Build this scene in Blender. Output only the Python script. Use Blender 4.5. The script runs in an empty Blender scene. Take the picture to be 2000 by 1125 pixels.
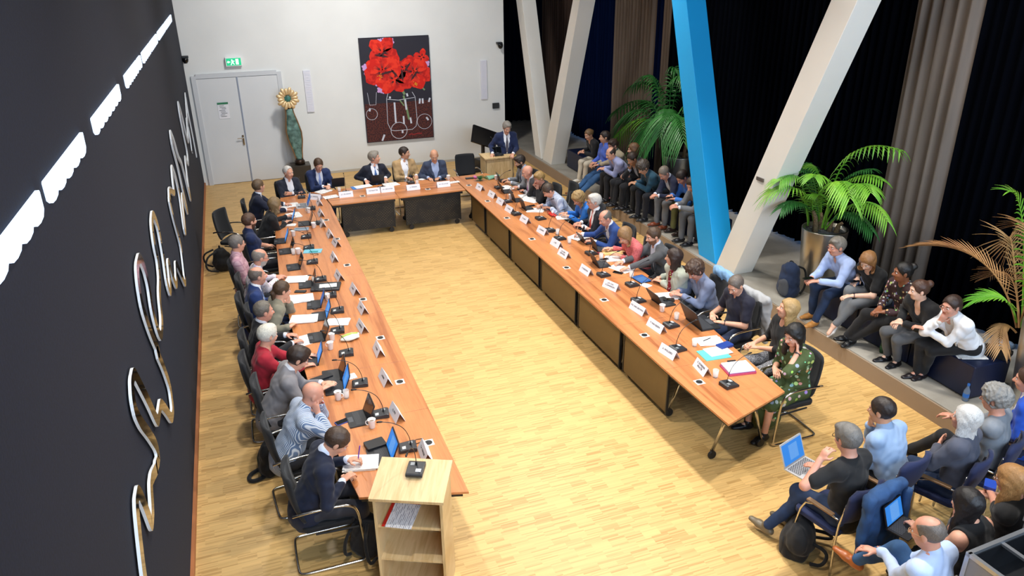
import bpy, math, random
import numpy as np
from mathutils import Matrix, Vector
rnd = random.Random(7)
SC = bpy.context.scene
COL = SC.collection
PI = math.pi
# ---------------------------------------------------------------- camera
YAW, PITCH, ROLL, FPX = math.radians(19.5935), math.radians(23.5959), math.radians(-0.7177), 1485.4
CAM = np.array([0.0, 0.0, 5.0])
def _rot():
    cy, sy, cp, sp = math.cos(YAW), math.sin(YAW), math.cos(PITCH), math.sin(PITCH)
    fwd = np.array([sy*cp, cy*cp, -sp]); r = np.array([cy, -sy, 0.]); u = np.cross(r, fwd)
    c, s = math.cos(ROLL), math.sin(ROLL)
    return np.array([c*r+s*u, -s*r+c*u, fwd])
RC = _rot()
def at(px, py, z):
    d = RC.T @ np.array([(px-1000)/FPX, -(py-562.5)/FPX, 1]); t = (z-CAM[2])/d[2]
    p = CAM+t*d; return float(p[0]), float(p[1])
def atx(px, py, x):
    d = RC.T @ np.array([(px-1000)/FPX, -(py-562.5)/FPX, 1]); t = x/d[0]
    p = CAM+t*d; return float(p[1]), float(p[2])
def aty(px, py, y):
    d = RC.T @ np.array([(px-1000)/FPX, -(py-562.5)/FPX, 1]); t = y/d[1]
    p = CAM+t*d; return float(p[0]), float(p[2])
cam = bpy.data.cameras.new('camera'); camo = bpy.data.objects.new('camera', cam); COL.objects.link(camo)
camo.matrix_world = Matrix(((RC[0][0], RC[1][0], -RC[2][0], CAM[0]), (RC[0][1], RC[1][1], -RC[2][1], CAM[1]), (RC[0][2], RC[1][2], -RC[2][2], CAM[2]), (0, 0, 0, 1)))
cam.sensor_width = 36; cam.lens = FPX/2000*36; cam.clip_start = .05; cam.clip_end = 100
SC.camera = camo
# ---------------------------------------------------------------- world, lights, exposure
w = bpy.data.worlds.new('world'); SC.world = w; w.use_nodes = True
w.node_tree.nodes['Background'].inputs[0].default_value = (.55, .65, .9, 1)
w.node_tree.nodes['Background'].inputs[1].default_value = .3
SC.view_settings.view_transform = 'Standard'; SC.view_settings.look = 'None'
SC.view_settings.exposure = -1.05; SC.view_settings.gamma = 1
def area(name, loc, size, power, col=(1, 1, 1), target=None, sy=None, spread=180):
    l = bpy.data.lights.new(name, 'AREA'); l.shape = 'RECTANGLE' if sy else 'DISK'; l.size = size
    if sy: l.size_y = sy
    l.energy = power; l.color = col; l.spread = math.radians(spread)
    o = bpy.data.objects.new(name, l); COL.objects.link(o); o.location = loc
    if target is not None:
        o.rotation_euler = (Vector(target)-Vector(loc)).to_track_quat('-Z', 'Y').to_euler()
    return o
WARM = (1, .95, .88)
CEIL = 7.4
for i, (x, y, tx, ty, p) in enumerate([(4.9, 12.5, 2.9, 11.5, 1), (4.9, 8.5, 2.8, 7.5, 1.15), (5.2, 4.6, 3.0, 4.2, 1.1), (0.6, 12.5, 2.0, 11, .62), (0.6, 8.0, 2.2, 7.5, .62), (.7, 3.4, 1.8, 4.5, .5)]):
    area('spotlight', (x, y, 6.9), .30, 235*p, WARM, (tx, ty, 0), spread=115)
area('ceiling_fill', (3, 9, 7.3), 7, 230, (1, .97, .93), (3, 9, 0), sy=17)  # broad fill light added under the ceiling to soften the whole room
area('daylight_behind', (4.5, -2.9, 5.4), 10, 1350, (.64, .80, 1), (4.5, 16, 2.6), sy=2.6, spread=130)
area('back_wall_fill', (2.5, 14.5, 7.0), .8, 330, (1, .98, .95), (2.8, 19.3, 1.5), spread=120)  # added fill light that brightens the back wall, no fixture of its own
area('platform_wash', (6.0, 12.5, 6.9), .4, 110, WARM, (8.3, 12.0, 0.5), spread=100)
area('platform_wash', (6.3, 6.5, 6.9), .4, 110, WARM, (8.0, 6.0, 0.5), spread=100)
# ---------------------------------------------------------------- materials
def hx(h):
    h = h.lstrip('#'); v = [int(h[i:i+2], 16)/255 for i in (0, 2, 4)]
    return tuple([(c/12.92 if c <= .04045 else ((c+.055)/1.055)**2.4) for c in v]+[1])
_mc = {}
class NT:
    def __init__(s, name):
        s.m = bpy.data.materials.new(name); s.m.use_nodes = True; s.t = s.m.node_tree; s.b = s.t.nodes['Principled BSDF']
    def n(s, typ, ins=None, **kw):
        nd = s.t.nodes.new(typ)
        for k, v in kw.items(): setattr(nd, k, v)
        for k, v in (ins or {}).items():
            if isinstance(v, bpy.types.NodeSocket): s.t.links.new(v, nd.inputs[k])
            else: nd.inputs[k].default_value = v
        return nd
    def math(s, op, a, b=None):
        nd = s.n('ShaderNodeMath', operation=op)
        for i, v in enumerate((a, b)):
            if v is None: continue
            if isinstance(v, bpy.types.NodeSocket): s.t.links.new(v, nd.inputs[i])
            else: nd.inputs[i].default_value = v
        return nd.outputs[0]
    def pos(s, scale=(1, 1, 1), world=False):
        if world: o = s.n('ShaderNodeNewGeometry').outputs['Position']
        else: o = s.n('ShaderNodeTexCoord').outputs['Object']
        return s.n('ShaderNodeMapping', {0: o, 3: scale}).outputs[0]
    def ramp(s, fac, stops, interp='LINEAR'):
        r = s.n('ShaderNodeValToRGB', {0: fac}); cr = r.color_ramp; cr.interpolation = interp
        while len(cr.elements) < len(stops): cr.elements.new(.5)
        for e, (p, c) in zip(cr.elements, stops): e.position = p; e.color = c if len(c) == 4 else (*c, 1)
        return r.outputs[0]
    def mix(s, f, a, b, blend='MIX'):
        nd = s.n('ShaderNodeMix', data_type='RGBA', blend_type=blend)
        for i, v in ((0, f), (6, a), (7, b)):
            if isinstance(v, bpy.types.NodeSocket): s.t.links.new(v, nd.inputs[i])
            else: nd.inputs[i].default_value = v
        return nd.outputs[2]
    def bump(s, h, st=.3, d=.01):
        nd = s.n('ShaderNodeBump', {'Strength': st, 'Distance': d, 'Height': h}); s.t.links.new(nd.outputs[0], s.b.inputs['Normal'])
    def col(s, c):
        if isinstance(c, bpy.types.NodeSocket): s.t.links.new(c, s.b.inputs['Base Color'])
        else: s.b.inputs['Base Color'].default_value = c
def dk(c, f): return (c[0]*f, c[1]*f, c[2]*f, 1)
def mat(kind, c1, c2=None, rough=.6, metal=0, scale=1.0, name=None):
    key = (kind, c1, c2, rough, metal, scale)
    if key in _mc: return _mc[key]
    t = NT(name or kind); a = hx(c1); b = hx(c2) if c2 else a
    t.b.inputs['Roughness'].default_value = rough; t.b.inputs['Metallic'].default_value = metal
    if kind == 'plain': t.col(a)
    elif kind == 'paint':
        n = t.n('ShaderNodeTexNoise', {'Vector': t.pos(world=True), 'Scale': 1.2, 'Detail': 4}).outputs[0]
        t.col(t.ramp(n, [(.3, dk(a, .94)), (.7, a)]))
        n2 = t.n('ShaderNodeTexNoise', {'Vector': t.pos(world=True), 'Scale': 90.0}).outputs[0]; t.bump(n2, .08, .002)
    elif kind == 'cloth':
        p = t.pos(); n = t.n('ShaderNodeTexNoise', {'Vector': p, 'Scale': 9.0, 'Detail': 5}).outputs[0]
        n2 = t.n('ShaderNodeTexNoise', {'Vector': p, 'Scale': 260.0}).outputs[0]
        t.col(t.mix(n2, t.ramp(n, [(.3, dk(a, .9)), (.7, dk(a, 1.08))]), dk(b, .9) if c2 else dk(a, 1.0)))
        t.b.inputs['Roughness'].default_value = .85; t.b.inputs['Sheen Weight'].default_value = .1; t.bump(n2, .25, .002)
    elif kind == 'drape':
        p = t.pos((1, 1, .1)); n = t.n('ShaderNodeTexNoise', {'Vector': p, 'Scale': 6.0, 'Detail': 3}).outputs[0]
        t.col(t.ramp(n, [(.3, dk(a, .8)), (.7, dk(a, 1.15))])); t.b.inputs['Specular IOR Level'].default_value = 0; t.b.inputs['Roughness'].default_value = 1
    elif kind == 'stripe':
        p = t.pos(); sx = t.n('ShaderNodeSeparateXYZ', {0: p}); wv = t.math('SINE', t.math('MULTIPLY', sx.outputs[1], 300*scale))
        t.col(t.ramp(t.math('ADD', t.math('MULTIPLY', wv, .5), .5), [(.5, a), (.9, b)])); t.b.inputs['Roughness'].default_value = .8
    elif kind == 'check':
        p = t.pos(); sx = t.n('ShaderNodeSeparateXYZ', {0: p})
        wv = t.math('MAXIMUM', t.math('SINE', t.math('MULTIPLY', sx.outputs[1], 260*scale)), t.math('SINE', t.math('MULTIPLY', sx.outputs[2], 130*scale)))
        t.col(t.ramp(wv, [(.6, a), (.9, b)])); t.b.inputs['Roughness'].default_value = .8
    elif kind == 'floral':
        p = t.pos(); v = t.n('ShaderNodeTexVoronoi', {'Vector': p, 'Scale': 22*scale})
        m = t.math('LESS_THAN', v.outputs['Distance'], .33)
        hs = t.n('ShaderNodeHueSaturation', {'Color': t.mix(.55, b, v.outputs['Color']), 'Saturation': 1.0, 'Value': 1.0})
        t.col(t.mix(m, a, hs.outputs[0])); t.b.inputs['Roughness'].default_value = .8
    elif kind == 'speck':
        p = t.pos(); n = t.n('ShaderNodeTexNoise', {'Vector': p, 'Scale': 70*scale, 'Detail': 1}).outputs[0]
        t.col(t.ramp(n, [(.44, a), (.56, b)])); t.b.inputs['Roughness'].default_value = .85
    elif kind == 'denim':
        p = t.pos(); n = t.n('ShaderNodeTexNoise', {'Vector': p, 'Scale': 7.0, 'Detail': 6}).outputs[0]
        t.col(t.ramp(n, [(.3, dk(a, .65)), (.7, dk(a, 1.35))])); t.b.inputs['Roughness'].default_value = .85
        t.bump(t.n('ShaderNodeTexNoise', {'Vector': p, 'Scale': 200.0}).outputs[0], .3, .002)
    elif kind == 'hair':
        p = t.pos((1, 1, .22)); n = t.n('ShaderNodeTexNoise', {'Vector': p, 'Scale': 210.0, 'Detail': 3}).outputs[0]
        n2 = t.n('ShaderNodeTexNoise', {'Vector': p, 'Scale': 22.0}).outputs[0]
        t.col(t.mix(t.ramp(n2, [(.35, (.25,)*3), (.65, (.75,)*3)]), t.ramp(n, [(.35, dk(a, .6)), (.65, dk(a, 1.3))]), dk(b, .85))); t.b.inputs['Roughness'].default_value = .5
        t.bump(n, .5, .004)
    elif kind == 'skin':
        p = t.pos(); n = t.n('ShaderNodeTexNoise', {'Vector': p, 'Scale': 14.0, 'Detail': 3}).outputs[0]
        t.col(t.ramp(n, [(.35, dk(a, .92)), (.65, (min(1, a[0]*1.08), a[1], a[2], 1))])); t.b.inputs['Roughness'].default_value = .48
        t.b.inputs['Subsurface Weight'].default_value = .12; t.b.inputs['Subsurface Radius'].default_value = (.01, .004, .002); t.b.inputs['Subsurface Scale'].default_value = 1
    elif kind == 'wood':
        p = t.pos((1, 1, 1), world=True)
        p = t.n('ShaderNodeMapping', {0: p, 3: (9*scale, .55*scale, 9)}).outputs[0]
        n = t.n('ShaderNodeTexNoise', {'Vector': p, 'Scale': 1.0, 'Detail': 6, 'Distortion': .6}).outputs[0]
        n2 = t.n('ShaderNodeTexNoise', {'Vector': p, 'Scale': 9.0, 'Detail': 3}).outputs[0]
        t.col(t.mix(.3, t.ramp(n, [(.32, b), (.5, a), (.68, dk(a, 1.16))]), t.ramp(n2, [(.3, b), (.7, a)])))
    elif kind == 'woodx':
        p = t.n('ShaderNodeMapping', {0: t.pos((1, 1, 1), world=True), 3: (.55*scale, 9*scale, 9)}).outputs[0]
        n = t.n('ShaderNodeTexNoise', {'Vector': p, 'Scale': 1.0, 'Detail': 6, 'Distortion': .6}).outputs[0]
        t.col(t.ramp(n, [(.3, b), (.5, a), (.7, dk(a, 1.12))]))
    elif kind == 'light_wood':
        p = t.n('ShaderNodeMapping', {0: t.pos(), 3: (14*scale, 1.2*scale, 2.0)}).outputs[0]
        n = t.n('ShaderNodeTexNoise', {'Vector': p, 'Scale': 1.4, 'Detail': 5, 'Distortion': 1.2}).outputs[0]
        t.col(t.ramp(n, [(.3, b), (.62, a)]))
    elif kind == 'parquet':
        t.col(a)
        g = t.pos(world=True); sp = t.n('ShaderNodeSeparateXYZ', {0: g})
        blk = t.math('FLOOR', t.math('DIVIDE', sp.outputs[1], .11))
        off = t.n('ShaderNodeTexWhiteNoise', {'W': blk}, noise_dimensions='1D').outputs[0]
        cx = t.math('FLOOR', t.math('ADD', t.math('DIVIDE', sp.outputs[0], .17), off))
        cy = t.math('FLOOR', t.math('DIVIDE', sp.outputs[1], .0145))
        v = t.n('ShaderNodeCombineXYZ', {0: cx, 1: cy, 2: 0.0}).outputs[0]
        wn = t.n('ShaderNodeTexWhiteNoise', {'Vector': v}).outputs[0]
        bn = t.n('ShaderNodeTexWhiteNoise', {'Vector': t.n('ShaderNodeCombineXYZ', {0: cx, 1: blk, 2: 3.0}).outputs[0]}).outputs[0]
        gn = t.n('ShaderNodeTexNoise', {'Vector': t.n('ShaderNodeMapping', {0: g, 3: (3, 60, 1)}).outputs[0], 'Scale': 1.0, 'Detail': 4}).outputs[0]
        f = t.math('ADD', t.math('MULTIPLY', wn, .55), t.math('ADD', t.math('MULTIPLY', bn, .2), t.math('MULTIPLY', gn, .4)))
        t.col(t.ramp(f, [(.1, b), (.55, a), (.95, dk(a, 1.15))]))
    elif kind == 'felt':
        p = t.pos(world=True); n = t.n('ShaderNodeTexNoise', {'Vector': p, 'Scale': 60.0, 'Detail': 5}).outputs[0]
        t.col(t.ramp(n, [(.3, dk(a, .7)), (.7, dk(a, 1.3))])); t.bump(n, .3, .003); t.b.inputs['Roughness'].default_value = .95
    elif kind == 'perf':
        p = t.pos(); br = t.n('ShaderNodeTexBrick', {'Vector': t.n('ShaderNodeMapping', {0: p, 1: (0, 0, 0), 2: (PI/2, 0, 0), 3: (scale, scale, scale)}).outputs[0], 'Scale': 22.0, 'Mortar Size': .12, 'Color1': a, 'Color2': dk(a, .7), 'Mortar': b})
        wn = t.n('ShaderNodeTexNoise', {'Vector': p, 'Scale': 5.0}).outputs[0]
        t.col(t.mix(t.ramp(wn, [(.4, (0, 0, 0)), (.55, (1, 1, 1))]), b, br.outputs[0]))
    elif kind == 'brushed':
        n = t.n('ShaderNodeTexNoise', {'Vector': t.n('ShaderNodeMapping', {0: t.pos(), 3: (1, 1, 160)}).outputs[0], 'Scale': 2.0}).outputs[0]
        t.col(a); t.t.links.new(t.ramp(n, [(0, (rough*.6,)*3), (1, (rough*1.5,)*3)]), t.b.inputs['Roughness'])
    elif kind == 'gravel':
        v = t.n('ShaderNodeTexVoronoi', {'Vector': t.pos(), 'Scale': 60.0}); t.col(t.mix(v.outputs['Distance'], a, b)); t.bump(v.outputs['Distance'], .8, .02)
    elif kind == 'stone':
        n = t.n('ShaderNodeTexNoise', {'Vector': t.pos(world=True), 'Scale': 3.0, 'Detail': 8}).outputs[0]; t.col(t.ramp(n, [(.3, b), (.7, a)]))
    elif kind == 'patina':
        n = t.n('ShaderNodeTexNoise', {'Vector': t.pos(), 'Scale': 9.0, 'Detail': 8}).outputs[0]; t.col(t.ramp(n, [(.35, b), (.6, a), (.8, hx('#8fc0b0'))]))
    elif kind == 'leaf':
        n = t.n('ShaderNodeTexNoise', {'Vector': t.pos(), 'Scale': 3.0, 'Detail': 3}).outputs[0]; t.col(t.ramp(n, [(.3, a), (.7, b)]))
        t.b.inputs['Subsurface Weight'].default_value = 0
    elif kind == 'screen':
        sp = t.n('ShaderNodeSeparateXYZ', {0: t.pos()}); inb = t.math('MULTIPLY', t.math('LESS_THAN', t.math('ABSOLUTE', t.math('ADD', sp.outputs[1], .01)), .065), t.math('LESS_THAN', t.math('ABSOLUTE', sp.outputs[0]), .07))
        ln_ = t.math('GREATER_THAN', t.math('SINE', t.math('MULTIPLY', sp.outputs[0], 700)), -.2)
        t.col((.01, .01, .01, 1)); t.t.links.new(t.mix(t.math('MULTIPLY', inb, ln_), a, b), t.b.inputs['Emission Color']); t.b.inputs['Emission Strength'].default_value = scale*1.7
    elif kind == 'emit':
        t.col(a); t.b.inputs['Emission Color'].default_value = a; t.b.inputs['Emission Strength'].default_value = scale
    elif kind == 'glass':
        t.col(a); t.b.inputs['Alpha'].default_value = .3; t.b.inputs['Roughness'].default_value = .05
    elif kind == 'keys':
        br = t.n('ShaderNodeTexBrick', {'Vector': t.pos(), 'Scale': 26.0, 'Mortar Size': .06, 'Color1': a, 'Color2': a, 'Mortar': b, 'Row Height': .5, 'Brick Width': .5}); t.col(br.outputs[0])
    elif kind == 'print':
        n = t.n('ShaderNodeTexNoise', {'Vector': t.n('ShaderNodeMapping', {0: t.pos(), 3: (30, 4, 1)}).outputs[0], 'Scale': 3.0}).outputs[0]
        sp = t.n('ShaderNodeSeparateXYZ', {0: t.pos()}); s1 = t.math('SINE', t.math('MULTIPLY', sp.outputs[0], 420))
        f = t.math('MULTIPLY', t.math('GREATER_THAN', s1, .3), t.math('GREATER_THAN', n, .5)); t.col(t.mix(f, a, b))
    _mc[key] = t.m
    return t.m
# ---------------------------------------------------------------- mesh builder
class MB:
    def __init__(s): s.v = []; s.f = []; s.mi = []
    def add(s, vs, fs, mi=0):
        o = len(s.v); s.v += [tuple(v) for v in vs]; s.f += [tuple(i+o for i in f) for f in fs]; s.mi += [mi]*len(fs); return s
    def box(s, c, d, rz=0, M=None, mi=0):
        x, y, z = d[0]/2, d[1]/2, d[2]/2
        vs = [Vector((a*x, b*y, e*z)) for a in (-1, 1) for b in (-1, 1) for e in (-1, 1)]
        if M is not None: vs = [M @ v for v in vs]
        else:
            R = Matrix.Rotation(rz, 3, 'Z'); vs = [R @ v for v in vs]
        vs = [v+Vector(c) for v in vs]
        return s.add(vs, [(0, 1, 3, 2), (4, 6, 7, 5), (0, 4, 5, 1), (2, 3, 7, 6), (0, 2, 6, 4), (1, 5, 7, 3)], mi)
    def prism(s, pts, z0, z1, mi=0):
        n = len(pts); vs = [(p[0], p[1], z0) for p in pts]+[(p[0], p[1], z1) for p in pts]
        return s.add(vs, [tuple(range(n-1, -1, -1)), tuple(range(n, 2*n))]+[(i, (i+1) % n, (i+1) % n+n, i+n) for i in range(n)], mi)
    def rbox(s, c, d, r=.02, z0=0, n=4, mi=0, rz=0):
        pts = []
        for k, (sx, sy) in enumerate(((1, 1), (-1, 1), (-1, -1), (1, -1))):
            for i in range(n+1):
                a = (k+i/n)*PI/2; pts.append((sx*(d[0]/2-r)+r*math.cos(a), sy*(d[1]/2-r)+r*math.sin(a)))
        cz, sz = math.cos(rz), math.sin(rz)
        pts = [(c[0]+x*cz-y*sz, c[1]+x*sz+y*cz) for x, y in pts]
        return s.prism(pts, z0, z0+d[2], mi)
    def ring(s, fr, prof, close=False, mi=0, cap=True):
        # fr: list of (origin, axis1, axis2, scale); prof: list of (a, b)
        n = len(prof); vs = []
        for o, a, b, k in fr:
            for p in prof: vs.append(Vector(o)+Vector(a)*p[0]*k+Vector(b)*p[1]*k)
        fs = []
        m = len(fr)
        for i in range(m if close else m-1):
            j = (i+1) % m
            for q in range(n): fs.append((i*n+q, i*n+(q+1) % n, j*n+(q+1) % n, j*n+q))
        if cap and not close: fs += [tuple(range(n-1, -1, -1)), tuple((m-1)*n+q for q in range(n))]
        return s.add(vs, fs, mi)
    def tube(s, pts, r, n=8, mi=0, smooth=0, close=False):
        P = [Vector(p) for p in pts]; rr = r if isinstance(r, (list, tuple)) else [r]*len(P)
        for _ in range(smooth):
            Q, R2 = [P[0]], [rr[0]]
            for i in range(len(P)-1):
                Q += [P[i]*.75+P[i+1]*.25, P[i]*.25+P[i+1]*.75]; R2 += [rr[i]*.75+rr[i+1]*.25, rr[i]*.25+rr[i+1]*.75]
            Q.append(P[-1]); R2.append(rr[-1]); P, rr = Q, R2
        fr = []; up = None
        for i, p in enumerate(P):
            t = (P[min(i+1, len(P)-1)]-P[max(i-1, 0)])
            if t.length < 1e-9: t = Vector((0, 0, 1))
            t.normalize()
            if up is None: up = Vector((0, 0, 1)) if abs(t.z) < .9 else Vector((1, 0, 0))
            a = t.cross(up)
            if a.length < 1e-6: a = t.orthogonal()
            a.normalize(); b = a.cross(t); up = b; fr.append((p, a, b, rr[i]))
        return s.ring(fr, [(math.cos(2*PI*k/n), math.sin(2*PI*k/n)) for k in range(n)], close, mi)
    def lathe(s, prof, c=(0, 0, 0), n=20, mi=0, sx=1, sy=1):
        vs = []
        for r, z in prof:
            for k in range(n): a = 2*PI*k/n; vs.append((c[0]+r*sx*math.cos(a), c[1]+r*sy*math.sin(a), c[2]+z))
        fs = [(i*n+k, i*n+(k+1) % n, (i+1)*n+(k+1) % n, (i+1)*n+k) for i in range(len(prof)-1) for k in range(n)]
        m = len(prof)
        fs += [tuple(range(n-1, -1, -1)), tuple((m-1)*n+k for k in range(n))]
        return s.add(vs, fs, mi)
    def sph(s, c, r, n=10, mi=0):
        r = (r, r, r) if isinstance(r, (int, float)) else r
        vs = []; fs = []
        for i in range(1, n):
            for k in range(2*n):
                a, b = PI*i/n, PI*k/n; vs.append((c[0]+r[0]*math.sin(a)*math.cos(b), c[1]+r[1]*math.sin(a)*math.sin(b), c[2]+r[2]*math.cos(a)))
        m = 2*n
        for i in range(n-2):
            for k in range(m): fs.append((i*m+k, (i+1)*m+k, (i+1)*m+(k+1) % m, i*m+(k+1) % m))
        fs += [tuple(range(m)), tuple((n-2)*m+k for k in range(m-1, -1, -1))]
        return s.add(vs, fs, mi)
    def mesh(s, name, mats, smooth=False):
        me = bpy.data.meshes.new(name); me.from_pydata(s.v, [], s.f)
        for m in (mats if isinstance(mats, (list, tuple)) else [mats]): me.materials.append(m)
        me.polygons.foreach_set('material_index', s.mi)
        if smooth:
            me.polygons.foreach_set('use_smooth', [len(f) < 5 for f in s.f])
        me.update(); return me
    def build(s, name, mats, parent=None, smooth=False, bevel=0):
        o = bpy.data.objects.new(name, s.mesh(name, mats, smooth)); COL.objects.link(o)
        if parent is not None: o.parent = parent
        if bevel:
            md = o.modifiers.new('bevel', 'BEVEL'); md.width = bevel; md.segments = 2; md.limit_method = 'ANGLE'
        return o
_labels = {}
def tag(o, label, cat, group=None, kind=None):
    o['label'] = label; o['category'] = cat
    if group: o['group'] = group
    if kind: o['kind'] = kind
    _labels[label] = _labels.get(label, 0)+1
    return o
def thing(name, label, cat, loc=(0, 0, 0), rz=0, group=None, kind=None):
    o = bpy.data.objects.new(name, None); COL.objects.link(o); o.location = loc; o.rotation_euler = (0, 0, rz); o.empty_display_size = .1
    return tag(o, label, cat, group, kind)
def struct(name, mb, m, label=None, **k):
    o = mb.build(name, m, **k); o['kind'] = 'structure'
    if label: o['label'] = label
    return o
def dup(root, loc, rz, label):
    r = root.copy(); COL.objects.link(r); r.location = loc; r.rotation_euler = (0, 0, rz); r['label'] = label; _labels[label] = _labels.get(label, 0)+1
    for ch in root.children:
        c = ch.copy(); COL.objects.link(c); c.parent = r
        for g in ch.children:
            d = g.copy(); COL.objects.link(d); d.parent = c
    return r
def text(body, size, parent, loc, rot, m, name='lettering', ext=.0006):
    cu = bpy.data.curves.new(name, 'FONT'); cu.body = body; cu.size = size; cu.extrude = ext; cu.align_x = 'CENTER'; cu.align_y = 'CENTER'; cu.resolution_u = 2
    cu.materials.append(m); t_ = bpy.data.objects.new(name, cu); me = bpy.data.meshes.new_from_object(t_); bpy.data.objects.remove(t_); bpy.data.curves.remove(cu)
    o = bpy.data.objects.new(name, me); COL.objects.link(o); o.parent = parent; o.location = loc; o.rotation_euler = rot
    return o
BLACK = mat('plain', '#141518', rough=.45); DGREY = mat('plain', '#2a2c30', rough=.4)
CHROME = mat('plain', '#c9c6c0', rough=.18, metal=1); WHITE = mat('plain', '#f2f2f2', rough=.5); PAPER = mat('plain', '#f6f6f4', rough=.8)
INK = mat('plain', '#26262a', rough=.8)
# ================================================================ the setting
FLOORM = mat('parquet', '#d0aa6c', '#aa8044', rough=.42)
WALLM = mat('paint', '#e2e3e0', rough=.85)
struct('floor', MB().box((3.05, 8.1, -.05), (8.06+.4, 22.6, .1)), FLOORM)
struct('wall_back', MB().box((2.88, 19.4, 3.7), (7.7, .2, 7.4)), WALLM)
struct('wall_left', MB().box((-1.07, 8.0, 3.7), (.2, 22.8, 7.4)), mat('felt', '#040e24', rough=.95))
struct('baseboard_left', MB().box((-.955, 8.0, .035), (.03, 22.6, .07)), mat('plain', '#a8683c', rough=.5))
struct('baseboard_back', MB().box((4.0, 19.285, .03), (5.4, .03, .06)), mat('plain', '#bcb7ac', rough=.6))
struct('wall_right', MB().box((10.3, 9.9, 3.7), (.2, 27, 7.4)), mat('paint', '#2a2c30', rough=.9))
struct('wall_front', MB().box((4.6, -3.4, 3.7), (11.6, .2, 7.4)), mat('paint', '#8f8d88', rough=.9))
struct('wall_far_side', MB().box((8.5, 23.4, 3.7), (3.8, .2, 7.4)), mat('paint', '#1b1d22', rough=.9))
struct('ceiling', MB().box((4.6, 10, 7.5), (11.6, 27.2, .2)), mat('paint', '#a9a6a0', rough=.9))
PX = 7.08
pl = MB().box((8.65, 10, .12), (3.14, 26.6, .24))
struct('floor_platform', pl, mat('stone', '#a9a49a', '#918c82', rough=.55), 'grey stone seating platform one step above the floor')
struct('trim_riser', MB().box((PX-.012, 10, .115), (.024, 26.6, .23)), mat('paint', '#9a8670', rough=.7), 'tan riser along the front edge of the platform')
# door_1: double white door in the back wall
dr = MB()
DM = mat('paint', '#d9dbdc', rough=.6); DF = mat('plain', '#c9cccf', rough=.5)
xa, xm, xb, zt = -.76, .13, 1.03, 2.5
fr = MB().box((xa-.05, 19.28, 1.26), (.1, .06, 2.6)).box((xb+.05, 19.28, 1.26), (.1, .06, 2.6)).box(((xa+xb)/2, 19.28, zt+.05), (xb-xa+.0, .06, .1))
d1 = fr.build('door_1', DF); d1['kind'] = 'structure'; d1['label'] = 'white double door in the back wall'
for n, (a, b) in enumerate(((xa, xm-.012), (xm+.012, xb))):
    MB().box(((a+b)/2, 19.285, zt/2), (b-a, .04, zt-.02)).build('door_leaf', DM, d1)
MB().box((xm, 19.262, zt/2), (.03, .02, zt)).build('door_seal', mat('plain', '#8b94a6', rough=.6), d1)
MB().box((xm-.06, 19.25, 1.03), (.04, .02, .24)).tube([(xm-.06, 19.25, 1.08), (xm-.06, 19.20, 1.08), (xm-.19, 19.20, 1.08)], .011).build('door_handle', CHROME, d1)
nt = thing('door_notice', 'white paper notice with a green header on the double door', 'notice', (-.27, 19.26, 1.75))
MB().box((0, 0, -.02), (.24, .006, .34)).build('sheet', mat('plain', '#e6e6ea', rough=.8), nt)
MB().box((0, -.005, .165), (.24, .006, .045)).build('header_strip', mat('plain', '#2f7a55', rough=.7), nt)
ms = MB()
for i in range(8): ms.box((-.03+.02*(i % 3), -.005, .11-.035*i), (.1+.03*(i % 2), .004, .008))
ms.build('printed_lines', INK, nt)
# exit sign
ex = thing('exit_sign', 'lit green and white emergency exit sign above the double door', 'sign', (.115, 19.22, 2.84))
MB().box((0, .03, 0), (.36, .09, .2)).build('housing', WHITE, ex, bevel=.008)
MB().box((0, -.017, 0), (.32, .006, .16)).build('lit_panel', mat('emit', '#19b37a', scale=1.6), ex)
r = MB()   # running figure, arrow and doorway in white
r.box((-.035, -.022, .04), (.025, .004, .025)).box((-.03, -.022, .005), (.03, .004, .05), M=Matrix.Rotation(.3, 3, 'Y')).box((-.05, -.022, -.04), (.016, .004, .06), M=Matrix.Rotation(.6, 3, 'Y')).box((-.005, -.022, -.035), (.016, .004, .055), M=Matrix.Rotation(-.5, 3, 'Y')).box((-.005, -.022, .015), (.05, .004, .014))
r.box((-.1, -.022, 0), (.05, .004, .018)).add([(-.145, -.022, 0), (-.115, -.022, .03), (-.115, -.022, -.03)], [(0, 1, 2)]).box((.075, -.022, 0), (.06, .004, .12))
r.build('pictogram', mat('emit', '#ffffff', scale=2.2), ex)
# cameras on the wall
for x, y, z, lab in ((-.9, 19.1, 2.97, 'black dome camera on the back wall beside the dark wall'), (6.58, 19.14, 2.93, 'black dome camera high on the back wall beside the curtain')):
    c = thing('security_camera', lab, 'camera', (x, y, z))
    MB().box((0, .08, .03), (.14, .14, .05)).build('bracket', BLACK, c, bevel=.01)
    MB().lathe([(.065, .02), (.068, -.02), (.06, -.06), (.03, -.1)], n=16).build('dome', mat('plain', '#0c0c0e', rough=.15), c, smooth=True)
# long flush wall speakers
for x, lab in ((1.72, 'white perforated wall panel between the sculpture and the flower painting'), (6.16, 'white perforated wall panel between the flower painting and the curtain')):
    c = thing('wall_speaker', lab, 'wall speaker', (x, 19.28, 2.06))
    MB().box((0, 0, 0), (.17, .03, .99)).build('housing', mat('plain', '#dcdce4', rough=.6), c, bevel=.004)
    g = MB()
    for i in range(24): g.box((0, -.017, -.46+.04*i), (.12, .004, .02))
    g.build('grille', mat('plain', '#d6d6e0', rough=.7), c)
c = thing('wall_socket', 'small black wall outlet box near the curtain', 'outlet', (6.47, 19.27, 1.38))
MB().box((0, 0, 0), (.18, .05, .14)).build('housing', BLACK, c, bevel=.006); MB().box((0, -.027, 0), (.13, .006, .09)).build('cover', DGREY, c)
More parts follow.
